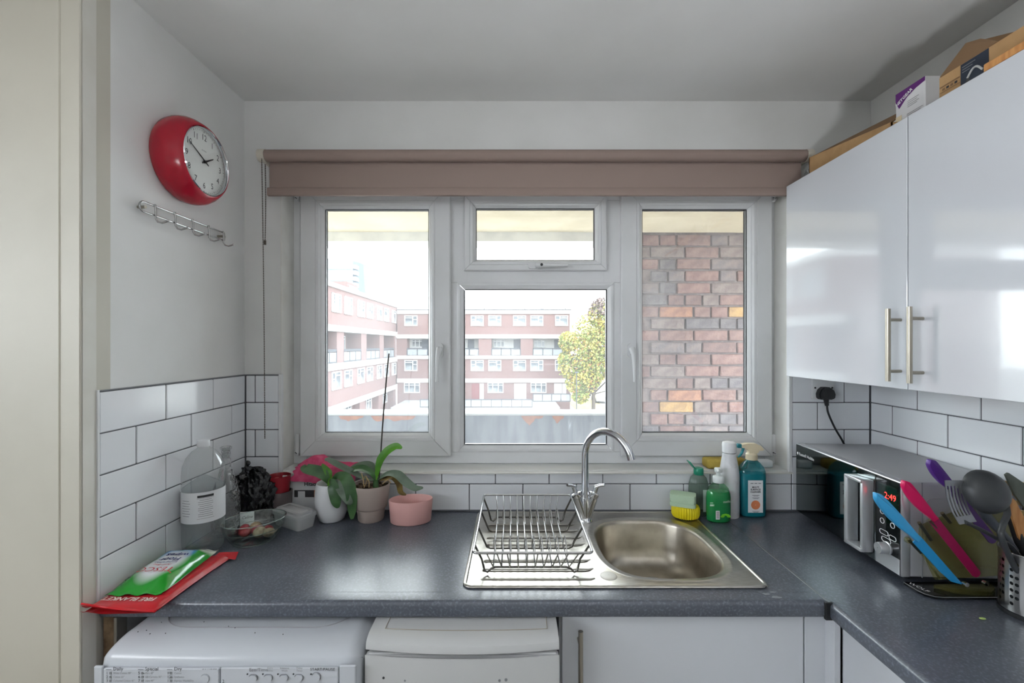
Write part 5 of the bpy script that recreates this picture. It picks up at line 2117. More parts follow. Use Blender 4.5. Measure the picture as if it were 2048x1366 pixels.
# black plastic bag
bp_ = Vector((-.908, -.108, CTR))
bbag = thing('black_bag', 'scrunched black plastic bag in the corner beside the window', 'bag', bp_)
mb = MB()
def bag(u, v):
    a = 2 * math.pi * u
    t = math.pi * v
    prf = [(.001, .0), (.052, .002), (.064, .03), (.067, .08), (.062, .13), (.050, .165), (.030, .185), (.012, .192), (.001, .194)]
    k_ = v * (len(prf) - 1)
    i = min(len(prf) - 2, int(k_))
    f_ = k_ - i
    r_ = prf[i][0] * (1 - f_) + prf[i + 1][0] * f_
    z = prf[i][1] * (1 - f_) + prf[i + 1][1] * f_
    d = Vector((math.cos(a), math.sin(a), z * 10))
    nse = noise.noise(d * 2.2) * .012 + (abs(noise.noise(d * 4.2 + Vector((3, 1, 0)))) - .2) * .030 + (abs(noise.noise(d * 9 + Vector((7, 2, 5)))) - .2) * .012
    r_ = max(.0005, r_ + nse * min(1, r_ / .03))
    x, y = r_ * math.cos(a) * .86, r_ * math.sin(a) * .74
    lean = -.020 * max(0, (z - .1) / .09)
    return (x + lean, y, max(.0005, z + (nse * .5 if z > .02 else 0)))
mb.grid(bag, 72, 48)
bagm = mat('black_bin_liner', (24, 25, 28), .27, bump=(38, .7, .008))
mb.build('bag_body', bagm, bbag, 70)
mb = MB()
mb.tube(bez([(-.020, -.01, .186), (-.030, -.012, .200), (-.026, -.010, .212), (-.034, -.008, .220)], 4), [.014, .012, .010, .009, .008, .006, .007, .008, .009, .008, .007, .005, .002], 9)
mb.tube(bez([(-.045, -.03, .15), (-.062, -.036, .165), (-.066, -.036, .182)], 4), [.012, .012, .011, .010, .009, .008, .006, .004, .002], 8)
mb.tube(bez([(-.050, -.03, .09), (-.068, -.034, .105), (-.070, -.036, .125)], 4), [.010, .012, .012, .011, .009, .008, .006, .004, .002], 8)
mb.build('knotted_ends', bagm, bbag, 70)
# white print box behind
wbx = thing('white_box', 'white printed cardboard box behind the white plant pot', 'box', (-.755, -.013, CTR))
mb = MB()
mb.cbox(-.105, .115, -.0135, .010, .0005, .142, .0012)
mb.build('carton', mat('white_carton', (216, 217, 219), .6), wbx)
mb = MB()
mb.box(-.060, .026, -.0145, -.0139, .062, .088)
pnl = mb.build('photo_panel', mat('dark_print', (56, 54, 58), .5), wbx)
mb = MB()
mb.box(-.046, -.020, -.0149, -.0144, .060, .084)
mb.build('pictured_appliance', white_carc, pnl)
mb = MB()
mb.box(.014, .026, -.0149, -.0144, .062, .088)
mb.build('pictured_flame', mat('orange_print', (206, 122, 70), .5), pnl)
text_mb('Hitachi', .019, frame((.004, -.0145, .110), (1, 0, 0), (0, 0, 1)), 'CENTER', bold=.0005).build('lettering', ink, wbx)
mb = MB()
for i in range(6):
    mb.box(.030 + i * .006, .0304 + i * .006, -.0144, -.0139, .045, .095)
for i in range(9):
    mb.box(.028, .062, -.0144, -.0139, .046 + i * .006, .0464 + i * .006)
for i in range(20):
    mb.box(-.100 + i * .0055, -.0994 + i * .0055, -.0144, -.0139, .118, .132)
mb.build('print_grid', greyink, wbx)
# stacked cups: dark pot below, red ramekin on top
rp = W(560, 1000, -.056)
gp = thing('grey_pot', 'dark grey round pot under the red ramekin', 'pot', (rp.x, -.058, CTR))
mb = MB()
mb.lathe([(.001, .0), (.036, .0), (.040, .01), (.0415, .075), (.043, .090), (.043, .096), (.039, .097), (.038, .09), (.001, .088)], 32)
mb.build('pot', mat('grey_ceramic', (92, 84, 84), .4), gp, 40)
rd = thing('red_ramekin', 'small red ribbed ramekin stacked on the dark grey pot', 'ramekin', (rp.x - .002, -.058, CTR + .0885))
mb = MB()
mb.lathe([(.001, .0), (.033, .0), (.036, .006), (.0385, .058), (.0395, .064), (.0375, .065), (.0355, .058), (.033, .012), (.001, .010)], 36)
mb.build('ramekin', mat('red_ceramic', (142, 36, 46), .25), rd, 40)
mb = MB()
mb.ball((-.008, 0, .044), .018, 12, 8, 1.2, 1.0, .6)
mb.build('contents', mat('red_contents', (196, 84, 78), .5), rd, 60)
# translucent food container
fc = thing('food_container', 'rectangular translucent plastic food container with clip lid', 'food container', (-.764, -.130, CTR), R(-30))
plas = thin('frosted_plastic', (232, 234, 234), body=.55, bodycol=(222, 224, 224), rough=.25, refl=.8)
mb = MB()
hw, hd = .078, .040
lo_p, hi_p = rrect(-hw + .010, hw - .010, -hd + .008, hd - .008, .014, 4), rrect(-hw + .002, hw - .002, -hd + .002, hd - .002, .016, 4)
n_ = len(lo_p)
mb.add([(x, y, .0005) for x, y in lo_p] + [(x, y, .045) for x, y in hi_p], [(i, (i + 1) % n_, n_ + (i + 1) % n_, n_ + i) for i in range(n_)] + [tuple(range(n_))[::-1]])
mb.build('tub', plas, fc, 40)
mb = MB()
L0, L1 = rrect(-hw, hw, -hd, hd, .018, 4), rrect(-hw + .010, hw - .010, -hd + .010, hd - .010, .014, 4)
L2, L3 = rrect(-hw + .013, hw - .013, -hd + .013, hd - .013, .012, 4), rrect(-hw + .022, hw - .022, -hd + .020, hd - .020, .010, 4)
lev = [(L0, .040), (L0, .050), (L1, .0505), (L1, .0575), (L2, .0580), (L3, .0560), (rrect(-hw + .026, hw - .026, -hd + .024, hd - .024, .008, 4), .0585)]
vv = [(x, y, z) for l, z in lev for x, y in l]
mb.add(vv, [(k_ * n_ + i, k_ * n_ + (i + 1) % n_, (k_ + 1) * n_ + (i + 1) % n_, (k_ + 1) * n_ + i) for k_ in range(len(lev) - 1) for i in range(n_)] + [tuple((len(lev) - 1) * n_ + i for i in range(n_))])
mb.build('lid', plas, fc, 35)
# oval glass dish
gd = thing('glass_dish', 'clear oval glass oven dish on the worktop', 'dish', (-.830, -.258, CTR), R(36))
mb = MB()
sx_, sy_ = .88, .72
pr_ = [(.001, .004), (.05, .003), (.066, .0), (.070, .003), (.082, .018), (.092, .036), (.094, .040), (.098, .042), (.101, .055), (.104, .070), (.1055, .072), (.103, .0725), (.0985, .062), (.0945, .044), (.089, .038), (.078, .020), (.064, .007), (.001, .0075)]
mb.lathe(pr_, 56, sx=sx_, sy=sy_)
mb.build('dish', clearglass, gd, 50)
mb = MB()
mb.tube([Vector((.1050 * math.cos(2 * math.pi * i / 56) * sx_, .1050 * math.sin(2 * math.pi * i / 56) * sy_, .0715)) for i in range(56)], .0016, 6, closed=True)
mb.tube([Vector((.0945 * math.cos(2 * math.pi * i / 56) * sx_, .0945 * math.sin(2 * math.pi * i / 56) * sy_, .041)) for i in range(56)], .0010, 6, closed=True)
mb.tube([Vector((.066 * math.cos(2 * math.pi * i / 56) * sx_, .066 * math.sin(2 * math.pi * i / 56) * sy_, .002)) for i in range(56)], .0012, 6, closed=True)
mb.build('rim', thin('glass_rim', (232, 244, 240), body=.22, bodycol=(214, 228, 223), refl=2.8), gd, 60)
# shallots lying in the dish
shm = [mat('shallot_red', (142, 42, 50), .4, var=(40, (176, 84, 86))), mat('shallot_cream', (184, 168, 140), .5, var=(40, (140, 120, 92))), mat('shallot_pink', (180, 74, 84), .4, var=(50, (120, 40, 48)))]
cx_, cy_ = -.830, -.258
names = ('deep red', 'cream', 'pink')
rs = random.Random(4)
spots = [(-.038, .012, 0, 'nearest the big bottle'), (-.006, .026, 2, 'in the middle of the dish'), (.026, .034, 0, 'towards the food container'), (-.022, .044, 1, 'at the back left of the dish'), (.012, .006, 1, 'at the front of the heap'), (-.050, .030, 2, 'by the paper card'), (.040, .010, 1, 'at the right of the heap')]
for i, (dx, dy, k_, wh_) in enumerate(spots):
    r_ = .0165 + rs.uniform(-.002, .002)
    mb = MB()
    mb.ball((0, 0, 0), r_, 12, 8, 1.25, 1.0, .95)
    o = mb.build('shallot_bulb', shm[k_], None, 60)
    root = thing('shallot', '%s shallot in the glass dish, %s' % (names[k_], wh_), 'shallot', (cx_ + dx, cy_ + dy, CTR + .0085 + r_ * .97), rs.uniform(0, 6))
    o.parent = root
    m_ = MB()
    m_.tube([(r_ * 1.15, 0, 0), (r_ * 1.45, 0, .002), (r_ * 1.8, .002, .004)], [.005, .003, .001], 7)
    m_.build('stem', shm[1], root, 60)
    root['group'] = 'shallots in the glass dish'
pcard = MB()
pcard.box(-.022, .022, -.0006, .0006, .0, .068)
pt = thing('paper_card', 'small white handwritten paper card propped behind the glass dish', 'card', (-.893, -.192, CTR + .0005), R(8))
pcd = pcard.build('card', whiteink, pt)
text_mb('Celine', .0135, frame((0, -.0010, .050), (1, .0, .12), (0, 0, 1)), 'CENTER', shear=.4).build('handwriting', ink, pt)

# ================================================================== PLANTS
def leaf(mb_, pts, w, fold=.25, up=(0, 0, 1), th=.0016, n=7, wp_=None):
    P = bez(pts, n)
    N_ = len(P)
    up = Vector(up)
    rows_t, rows_b = [], []
    for i, p in enumerate(P):
        t_a = i / (N_ - 1)
        d = (P[min(N_ - 1, i + 1)] - P[max(0, i - 1)]).normalized()
        s_ = d.cross(up)
        if s_.length < 1e-4:
            s_ = Vector((1, 0, 0))
        s_.normalize()
        nn = s_.cross(d).normalized()
        ww = w * (math.sin(math.pi * min(.999, max(.02, t_a * .93 + .05))) ** .55) * (.55 + .45 * min(1, t_a * 2.5)) if wp_ is None else w * wp_(t_a)
        rt, rb2 = [], []
        for k in range(-3, 4):
            q = k / 3
            c = p + s_ * (ww * q) + nn * (ww * fold * abs(q))
            rt.append(c + nn * th * (1 - abs(q) * .7))
            rb2.append(c - nn * th * (1 - abs(q) * .7))
        rows_t.append(rt)
        rows_b.append(rb2)
    mb_.grid(lambda u, v: rows_t[round(u * (N_ - 1))][round(v * 6)], N_ - 1, 6)
    mb_.grid(lambda u, v: rows_b[round(u * (N_ - 1))][round(v * 6)], N_ - 1, 6, True)
    return mb_
# white pot
wpx, wpy = -.652, -.083
pw_ = thing('potted_orchid', 'drooping orchid in a smooth white rounded pot', 'plant', (wpx, wpy, CTR))
mb = MB()
mb.lathe([(.001, .0), (.036, .0), (.043, .006), (.053, .035), (.0585, .07), (.0575, .105), (.053, .133), (.0515, .136), (.0495, .133), (.0535, .10), (.053, .07), (.04, .02), (.001, .015)], 48)
pot1 = mb.build('pot', mat('white_matt_ceramic', (226, 227, 229), .4), pw_, 50)
mb = MB()
mb.lathe([(.001, .112), (.03, .113), (.0525, .110)], 24)
mb.build('soil', terr, pw_, 60)
def wl(pts, w, mt, fold=.25, up=(0, 0, 1), nm='leaf', root=pw_):
    mb_ = MB()
    leaf(mb_, pts, w, fold, up)
    mb_.build(nm, mt, root, 60, world=True)
c0 = W(660, 955, -.095)
base = c0 + Vector((0, 0, -.025))
wl([base, c0 + Vector((-.012, -.01, .004)), W(640, 944, -.105), W(612, 937, -.110), W(607, 930, -.11)], .020, leafm, .2, (0, -.9, .5))
wl([base, c0 + Vector((0, -.005, .01)), W(654, 941, -.10), W(644, 928, -.105)], .012, leafl, .25, (0, -.8, .6))
wl([base, W(663, 965, -.135), W(668, 985, -.150), W(672, 1005, -.152), W(676, 1016, -.148)], .0195, leafm, -.12, (.1, -1, .15))
wl([base, W(676, 952, -.120), W(692, 958, -.135), W(702, 985, -.140), W(704, 1015, -.138), W(704, 1038, -.135)], .020, leafm, .2, (.4, -.9, .5))
wl([base, W(672, 965, -.130), W(686, 985, -.145), W(698, 1003, -.146), W(700, 1010, -.146)], .015, leafg, .2, (.3, -1, .2))
mb = MB()
mb.tube([base + Vector((0, 0, -.02)), c0 + Vector((0, 0, .0))], [.010, .008], 10)
mb.build('stem', leafl, pw_, 60, world=True)

# taupe pot with the tall flower spike
tpx, tpy = -.513, -.078
po = thing('potted_orchid', 'orchid with tall bare flower stake in a taupe stepped pot', 'plant', (tpx, tpy, CTR))
mb = MB()
mb.lathe([(.001, .0), (.042, .0), (.0450, .004), (.0490, .040), (.0492, .0425), (.0565, .0475), (.0585, .052), (.0655, .110), (.0668, .128), (.0660, .130), (.0635, .129), (.0615, .110), (.055, .05), (.001, .045)], 48)
mb.build('pot', mat('taupe_ceramic', (168, 154, 146), .45), po, 50)
mb = MB()
for i in range(34):
    a, r_ = random.uniform(0, 6.28), .055 * math.sqrt(random.random())
    mb.ball((r_ * math.cos(a), r_ * math.sin(a), .114 + random.uniform(-.002, .006)), random.uniform(.006, .011), 6, 4, random.uniform(.8, 1.6), 1, .7)
mb.lathe([(.001, .112), (.06, .111)], 24)
mb.build('bark_chips', terr, po, 60)
cb_ = W(752, 962, -.090)
def tl(pts, w, mt, fold=.25, up=(0, 0, 1), nm='leaf'):
    wl(pts, w, mt, fold, up, nm, po)
tl([cb_, W(756, 940, -.092), W(762, 920, -.096), W(775, 903, -.10), W(792, 893, -.106), W(804, 896, -.112)], .0165, leafl, .28, (-.2, -.8, .5))
tl([cb_, W(744, 948, -.095), W(725, 938, -.100), W(705, 940, -.105), W(690, 944, -.11)], .0155, leafm, .3, (0, -.5, .9))
tl([cb_, W(747, 940, -.070), W(735, 931, -.060), W(716, 932, -.055), W(698, 938, -.055)], .017, leafg, .2, (0, -.6, .8))
tl([cb_, W(728, 956, -.105), W(700, 942, -.115), W(676, 930, -.12), W(656, 920, -.125), W(650, 922, -.13)], .012, leafg, .3, (0, -.6, .8))
tl([cb_, W(775, 948, -.095), W(795, 950, -.105), W(812, 965, -.112), W(830, 977, -.118), W(846, 976, -.122)], .0165, leafg, .25, (0, -.6, .8))
tl([cb_, W(770, 958, -.085), W(786, 955, -.095), W(798, 968, -.10), W(802, 985, -.102), W(812, 990, -.105)], .011, leafd, .5, (0, -.7, .6))
mb = MB()
mb.tube(bez([W(756, 975, -.092), W(760, 930, -.090), W(766, 840, -.088), W(774, 745, -.086), W(778, 707, -.085)], 6), .0026, 8)
mb.build('flower_stake', mat('dark_stake', (58, 54, 50), .6), po, 60, world=True)
mb = MB()
for pts in ([W(728, 972, -.12), W(726, 958, -.118), W(723, 946, -.116)], [W(728, 975, -.115), W(734, 962, -.118), W(732, 952, -.115), W(727, 958, -.112)],
            [W(738, 975, -.12), W(738, 963, -.122), W(733, 955, -.12)], [W(765, 968, -.12), W(775, 960, -.122), W(782, 966, -.12)]):
    mb.tube(bez(pts, 4), .0017, 6)
mb.build('aerial_root', mat('dry_root', (186, 158, 116), .8), po, 60, world=True)
mb = MB()
mb.tube([cb_ + Vector((0, 0, -.03)), cb_ + Vector((0, 0, .004))], [.012, .010], 10)
mb.build('stem', leafm, po, 60, world=True)
# pink oval pot
ppx = -.364
pp = thing('pink_bowl', 'empty oval pink ceramic planter beside the taupe pot', 'planter', (ppx, -.100, CTR), R(8))
mb = MB()
mb.lathe([(.001, .0), (.066, .0), (.071, .004), (.0765, .078), (.0755, .082), (.0725, .080), (.069, .045), (.001, .040)], 56, sx=1.0, sy=.66)
mb.build('planter', mat('pink_ceramic', (220, 170, 164), .4), pp, 50)
mb = MB()
mb.ball((-.03, .01, .043), .003, 6, 4)
mb.ball((.045, .03, .043), .002, 6, 4)
mb.build('soil_crumbs', terr, pp, 60)
# pink cloth on the sill
cloth = thing('pink_cloth', 'pink zigzag-edged cleaning cloth draped over the window sill', 'cloth', (-.70, .03, 1.064))
pinkc = mat('pink_fabric', (196, 66, 106), .9, bump=(220, .5, .002), var=(50, (210, 90, 126)))
mb = MB()
def cl1(u, v):
    # folded cloth: peak at left, flattened to the right
    x = -.80 + .215 * u
    y = .055 - .095 * v
    ridge = math.exp(-((u - .25) / .24) ** 2) * .050 * math.sin(math.pi * min(1, v * .95 + .02)) ** 1.0
    h = 1.0665 + .003 + ridge + .016 * math.exp(-((u - .8) / .25) ** 2) * math.sin(math.pi * v) + .007 * noise.noise((u * 9, v * 6, 0))
    x += .006 * math.sin(v * 50) * (1 if u < .03 else 0) - .02 * v * (1 - u)
    if v > .78 and y < -.013:
        h -= (v - .78) * .22 * (.35 + .65 * (1 - abs(u - .5)))
    return Vector((x, y, max(h, 1.03)))
mb.grid(cl1, 44, 26)
mb.grid(lambda u, v: cl1(u, v) - Vector((0, 0, .0018)), 44, 26, True)
mb.build('draped_fold', pinkc, cloth, 70, world=True)
mb = MB()
def cl2(u, v):
    x = -.775 + .19 * u - .01 * v
    y = .050 - .05 * v
    h = 1.073 + .030 * math.exp(-((u - .2) / .25) ** 2) + .016 * math.sin(math.pi * v) + .006 * noise.noise((u * 7 + 3, v * 4, 1))
    return Vector((x, y, h))
mb.grid(cl2, 36, 16)
mb.grid(lambda u, v: cl2(u, v) - Vector((0, 0, .0018)), 36, 16, True)
mb.build('top_fold', pinkc, cloth, 70, world=True)

# ================================================================== BY THE SINK
sp = W(1370, 1030, -.062)
ys = thing('yellow_scrubber', 'round ribbed yellow scrubber on the sink corner', 'scrubber', (.628, -.066, SZ + .003))
mb = MB()
def scr(u, v):
    a = 2 * math.pi * u
    r_ = .0475 + .0022 * math.cos(a * 34)
    z = .040 * v
    k_ = 1 - .08 * (2 * v - 1) ** 4
    return (r_ * k_ * math.cos(a), r_ * k_ * math.sin(a) * .88, z)
mb.grid(scr, 170, 5)
mb.lathe([(.0445, .040), (.034, .041), (.030, .034), (.001, .030)], 40, sy=.88)
mb.build('scrubber', mat('yellow_nylon', (236, 218, 30), .5), ys, 60)
sg = thing('green_sponge', 'pale green waisted sponge resting on the yellow scrubber', 'sponge', (.617, -.070, SZ + .0445), R(-24))
mb = MB()
out = []
for i in range(28):
    a = 2 * math.pi * i / 28
    hwx = .044
    ca, sa = math.cos(a), math.sin(a)
    e = 2 / 6
    x = hwx * math.copysign(abs(ca) ** e, ca)
    y = .028 * math.copysign(abs(sa) ** e, sa)
    out.append((x, y))
mb.prism(out, .0, .013)
mb.prism([(x * (.86 + .10 * abs(y) / .028), y * .92) for x, y in out], .013, .019)
mb.prism([(x, y) for x, y in out], .019, .042)
mb.build('sponge', mat('mint_sponge', (190, 214, 184), .9, bump=(160, .6, .003)), sg, 40)
# bottle with open green cap
g1 = W(1404, 1030, -.062)
gc = thing('green_cap_bottle', 'clear ribbed bottle with open green flip cap behind the soap', 'bottle', (g1.x - .002, -.036, CTR))
mb = MB()
prf = [(.001, .002), (.032, .0), (.0355, .006), (.0355, .095), (.034, .118), (.028, .138), (.019, .148), (.0175, .152)]
def ribb(u, v):
    k_ = v * (len(prf) - 1)
    i = min(len(prf) - 2, int(k_))
    f_ = k_ - i
    r_ = prf[i][0] * (1 - f_) + prf[i + 1][0] * f_
    z = prf[i][1] * (1 - f_) + prf[i + 1][1] * f_
    a = 2 * math.pi * u
    r_ += .0008 * math.cos(24 * a) * min(1, r_ / .03)
    return (r_ * math.cos(a), r_ * math.sin(a) * .72, z)
mb.grid(ribb, 96, 21)
mb.build('bottle_body', thin('grey_green_plastic', (196, 210, 202), body=.26, bodycol=(150, 168, 158), rough=.08, refl=1.0), gc, 50)
mb = MB()
mb.lathe([(.0175, .150), (.0178, .152), (.0175, .172), (.016, .174), (.001, .174)], 24)
capm = mat('green_cap', (22, 138, 108), .35)
cpp = mb.build('cap', capm, gc, 40)
mb = MB()
mb.rbox(-.016, .016, -.002, .002, 0, .034, .0015, 2, Matrix.Translation((-.017, 0, .173)) @ Matrix.Rotation(R(-38), 4, 'Y') @ Matrix.Rotation(R(90), 4, 'Z'))
mb.build('flip_lid', capm, cpp, 40)
mb = MB()
mb.box(.006, .030, -.0275, -.0262, .02, .10)
mb.build('label', mat('pale_label', (198, 214, 204), .5), gc)
# dish soap
g2 = W(1436, 1040, -.092)
ds = thing('dish_soap', 'green washing-up soap bottle with clear pump top', 'soap bottle', (g2.x, -.094, CTR))
prf2 = [(.001, .002), (.036, .0), (.0415, .005), (.0425, .03), (.0425, .085), (.041, .100), (.035, .118), (.024, .130), (.0175, .136), (.0165, .140)]
mb = MB()
mb.lathe(prf2, 40, sy=.62, power=2.3)
mb.build('bottle_body', thin('soap_bottle_plastic', (208, 232, 214), refl=1.1, body=.05, bodycol=(120, 200, 140)), ds, 50)
mb = MB()
mb.lathe([(max(.001, r_ - .0015), max(.002, z)) for r_, z in prf2[:6]] + [(.036, .108), (.001, .108)], 40, sy=.61, power=2.3)
mb.build('green_soap', mat('green_liquid', (34, 164, 98), .15, spec=.6, var=(20, (48, 182, 112))), ds, 50)
mb = MB()
mb.lathe([(.0185, .138), (.0190, .140), (.0190, .158), (.0165, .161), (.008, .162), (.0065, .170), (.0065, .174)], 24)
pumpm = mat('clear_white_pump', (228, 234, 232), .25)
pmp = mb.build('pump_collar', pumpm, ds, 40)
mb = MB()
mb.rbox(-.012, .012, -.010, .010, .173, .190, .004, 2)
mb.tube([(0, 0, .184), (-.006, -.012, .185), (-.010, -.026, .181)], [.006, .005, .004], 10)
mb.build('pump_head', pumpm, pmp, 40)
whl = mat('soap_white_print', (214, 240, 222), .5)
yb2 = -.0275
text_mb('method', .0125, frame((.022, -.0268, .078), (1, .25, 0), (0, 0, 1)), 'CENTER').build('lettering', whl, ds)
mb = MB()
mb.box(-.021, -.008, -.0288, -.0272, .016, .046)
bcd = mb.build('barcode_label', whiteink, ds)
mb = MB()
for i in range(7):
    mb.box(-.019, -.010, -.0291, -.0287, .020 + i * .0035, .0212 + i * .0035)
mb.build('barcode_bars', ink, bcd)
mb = MB()
mb.box(-.0385, -.022, -.0215, -.0205, .060, .066)
mb.box(-.0385, -.028, -.0215, -.0205, .070, .0725)
mb.build('small_print', whl, ds)
mb = MB()
for i in range(5):
    a = R(20 + 35 * i)
    mb.ball((.014 + .012 * math.cos(a), -.0268, .022 + .010 * math.sin(a)), .0055, 8, 5, 1.3, .12, .7)
mb.build('leaf_print', mat('lime_print', (110, 200, 40), .5), ds, 60)
# white steel bottle
g3 = W(1459, 1010, -.048)
wsb = thing('steel_flask', 'tall white insulated drinking flask with domed cap', 'flask', (g3.x, -.046, CTR))
mb = MB()
mb.lathe([(.001, .0), (.032, .0), (.0345, .004), (.0345, .130), (.0340, .155), (.031, .180), (.027, .205), (.0235, .225), (.0230, .232)], 36)
mb.build('flask_body', mat('white_powder_coat', (226, 227, 229), .35, var=(26, (206, 207, 209)), lo=.55, hi=.75), wsb, 50)
mb = MB()
mb.lathe([(.0225, .231), (.0225, .2335)], 30)
mb.build('steel_collar', chrome, wsb, 50)
mb = MB()
mb.lathe([(.0225, .2335), (.0245, .235), (.0248, .262), (.022, .271), (.012, .275), (.001, .2755)], 30)
mb.build('flask_cap', mat('white_cap_gloss', (232, 233, 234), .25), wsb, 50)
# teal surface cleaner
g4 = W(1503, 1015, -.040)
scb = thing('spray_bottle', 'teal surface cleaner spray bottle with cream trigger head', 'spray bottle', (g4.x, -.040, CTR))
prf4 = [(.001, .002), (.042, .0), (.047, .005), (.0478, .03), (.0478, .150), (.0465, .165), (.040, .182), (.028, .196), (.020, .203), (.0185, .208)]
mb = MB()
mb.lathe(prf4, 44, sy=.60, power=3.2)
mb.build('bottle_body', thin('teal_plastic', (186, 228, 232), body=.22, bodycol=(36, 150, 162), rough=.05, refl=1.1), scb, 50)
mb = MB()
mb.lathe([(max(.001, r_ - .002), max(.003, z)) for r_, z in prf4[:5]] + [(.040, .157), (.001, .157)], 40, sy=.58, power=3.2)
mb.build('teal_liquid', mat('teal_liquid', (22, 134, 148), .2, var=(14, (30, 148, 160))), scb, 50)
mb = MB()
mb.box(-.028, .026, -.0296, -.0288, .020, .137)
lb_ = mb.build('label', whiteink, scb)
for s_, z, size, mt, bo in (('MARKS & CO', .127, .006, greyink, 0), ('MULTI', .112, .0088, ink, .0003), ('SURFACE', .1035, .0088, ink, .0003), ('CLEANER', .095, .0088, ink, .0003), ('LEMON & LIME', .083, .005, greyink, 0), ('cuts through grease', .074, .0042, greyink, 0), ('500ml', .025, .0045, greyink, 0)):
    if s_ == 'MARKS & CO':
        m_ = MB()
        for q in (-.014, 0, .014):
            m_.box(q - .005, q + .005, -.0301, -.0297, z - .002, z + .0005)
        m_.build('print_line', greyink, lb_)
        continue
    if s_ in ('LEMON & LIME', 'cuts through grease', '500ml'):
        m_ = MB()
        m_.box(-.013, .013, -.0301, -.0297, z - .0008, z + .0008).box(-.009, .009, -.0301, -.0297, z - .0040, z - .0027)
        m_.build('print_line', greyink, lb_)
        continue
    text_mb(s_, size, frame((-.001, -.0300, z), (1, 0, 0), (0, 0, 1)), 'CENTER', bold=bo).build('lettering', mt, lb_)
mb = MB()
mb.lathe([(.001, .0003), (.0165, .0003), (.0165, .0)], 28, M=frame((-.001, -.0299, .048), (1, 0, 0), (0, 0, 1)))
mb.build('orange_badge', mat('orange_badge', (226, 138, 92), .5), lb_)
mb = MB()
mb.lathe([(.0200, .206), (.0205, .208), (.0200, .226), (.017, .229), (.015, .232)], 24)
spm = mat('cream_trigger_plastic', (232, 218, 186), .4)
nk = mb.build('neck_collar', spm, scb, 40)
mb = MB()
poly = [(-.040, .251), (-.040, .262), (-.020, .266), (.012, .266), (.030, .258), (.042, .244), (.036, .240), (.024, .240), (.019, .230), (-.013, .230), (-.013, .238), (-.022, .248)]
mb.prism(poly, -.010, .010, frame((0, 0, 0), (1, 0, 0), (0, 0, 1)))
hdz = mb.build('spray_head', spm, nk, 30)
mb = MB()
mb.rbox(-.053, -.039, -.008, .008, .249, .264, .002, 2)
tealn = mat('teal_nozzle', (40, 140, 150), .4)
mb.build('nozzle', tealn, hdz, 40)
mb = MB()
mb.tube(bez([(-.030, 0, .250), (-.034, 0, .236), (-.040, 0, .224), (-.050, 0, .214)], 4), [.006, .0055, .0055, .005, .005, .005, .005, .005, .0045, .004, .004, .0035, .003], 8)
mb.build('trigger', tealn, hdz, 50)
# things on the window sill
mb = MB()
a, b = W(1411, 930, .035), W(1492, 930, .035)
mb.rbox(a.x, b.x, .015, .075, 1.0645, 1.101, .010, 3)
so_ = thing('yellow_sponge_cloth', 'folded mustard yellow sponge cloth on the window sill', 'sponge cloth', ((a.x + b.x) / 2, .045, 1.064))
mb.build('folded_cloth', mat('mustard_cloth', (196, 172, 84), .95, bump=(150, .6, .003), var=(16, (176, 148, 70))), so_, 60, world=True)
mb = MB()
a = W(1532, 925, .04)
mb.rbox(-.028, .028, -.018, .018, 0, .030, .008, 3)
wsb2 = thing('soap_bar', 'white block of soap on the right end of the window sill', 'soap', (a.x - .005, .045, 1.0645), R(6))
mb.build('soap', mat('soap_white', (230, 231, 232), .5), wsb2, 60)

# ================================================================== BOXES ON TOP OF THE WALL CABINET
TZc = CZ1 + .0005
def panel(mb_, P, th=.003):
    P = [Vector(p) for p in P]
    n_ = (P[1] - P[0]).cross(P[2] - P[0]).normalized() * th
    k_ = len(P)
    mb_.add(P + [p + n_ for p in P], [tuple(range(k_))[::-1], tuple(range(k_, 2 * k_))] + [(i, (i + 1) % k_, k_ + (i + 1) % k_, k_ + i) for i in range(k_)])
    return mb_
# flat open carton at the window end
fo = thing('open_carton', 'flat open brown carton on the wall cabinet nearest the window', 'box', (1.17, -.27, TZc))
xa, xb_, ya2, yb3 = 1.045, 1.30, -.46, -.115
h_ = .078
mb = MB()
panel(mb, [(xa, ya2, TZc), (xa, yb3, TZc), (xa, yb3, TZc + h_), (xa, ya2, TZc + h_ * .42)])
panel(mb, [(xa, yb3, TZc), (xb_, yb3, TZc), (xb_, yb3, TZc + h_), (xa, yb3, TZc + h_)])
panel(mb, [(xb_, yb3, TZc), (xb_, ya2, TZc), (xb_, ya2, TZc + h_ * .42), (xb_, yb3, TZc + h_)])
panel(mb, [(xb_, ya2, TZc), (xa, ya2, TZc), (xa, ya2, TZc + h_ * .42), (xb_, ya2, TZc + h_ * .42)])
mb.box(xa, xb_, ya2, yb3, TZc, TZc + .003)
mb.build('carton_tray', cardboard, fo, world=True)
mb = MB()
panel(mb, [(xa + .004, yb3 - .006, TZc + h_ - .002), (xa + .01, ya2 + .02, TZc + h_ * .44), (xa + .085, ya2 + .01, TZc + h_ * .44 + .055), (xa + .075, yb3 - .01, TZc + h_ + .028)], .003)
mb.build('raised_flap', cardinner, fo, world=True)
# grey plastic wrap at its end
gw = thing('crumpled_wrap', 'crumpled grey plastic wrap beside the blind bracket', 'plastic wrap', (1.09, -.085, TZc))
mb = MB()
mb.grid(lambda u, v: Vector((1.052 + .09 * u + .006 * noise.noise((u * 7, v * 7, 1)), -.108 + .036 * v + .004 * noise.noise((u * 8, v * 6, 4)), TZc + .001 + (.075 * math.sin(math.pi * min(1, v * .9 + .1)) * (1 - .55 * u) * (.6 + .4 * noise.noise((u * 5, v * 6, 8)))))), 16, 12)
mb.build('wrap', mat('grey_film', (176, 178, 176), .4), gw, 40, world=True)
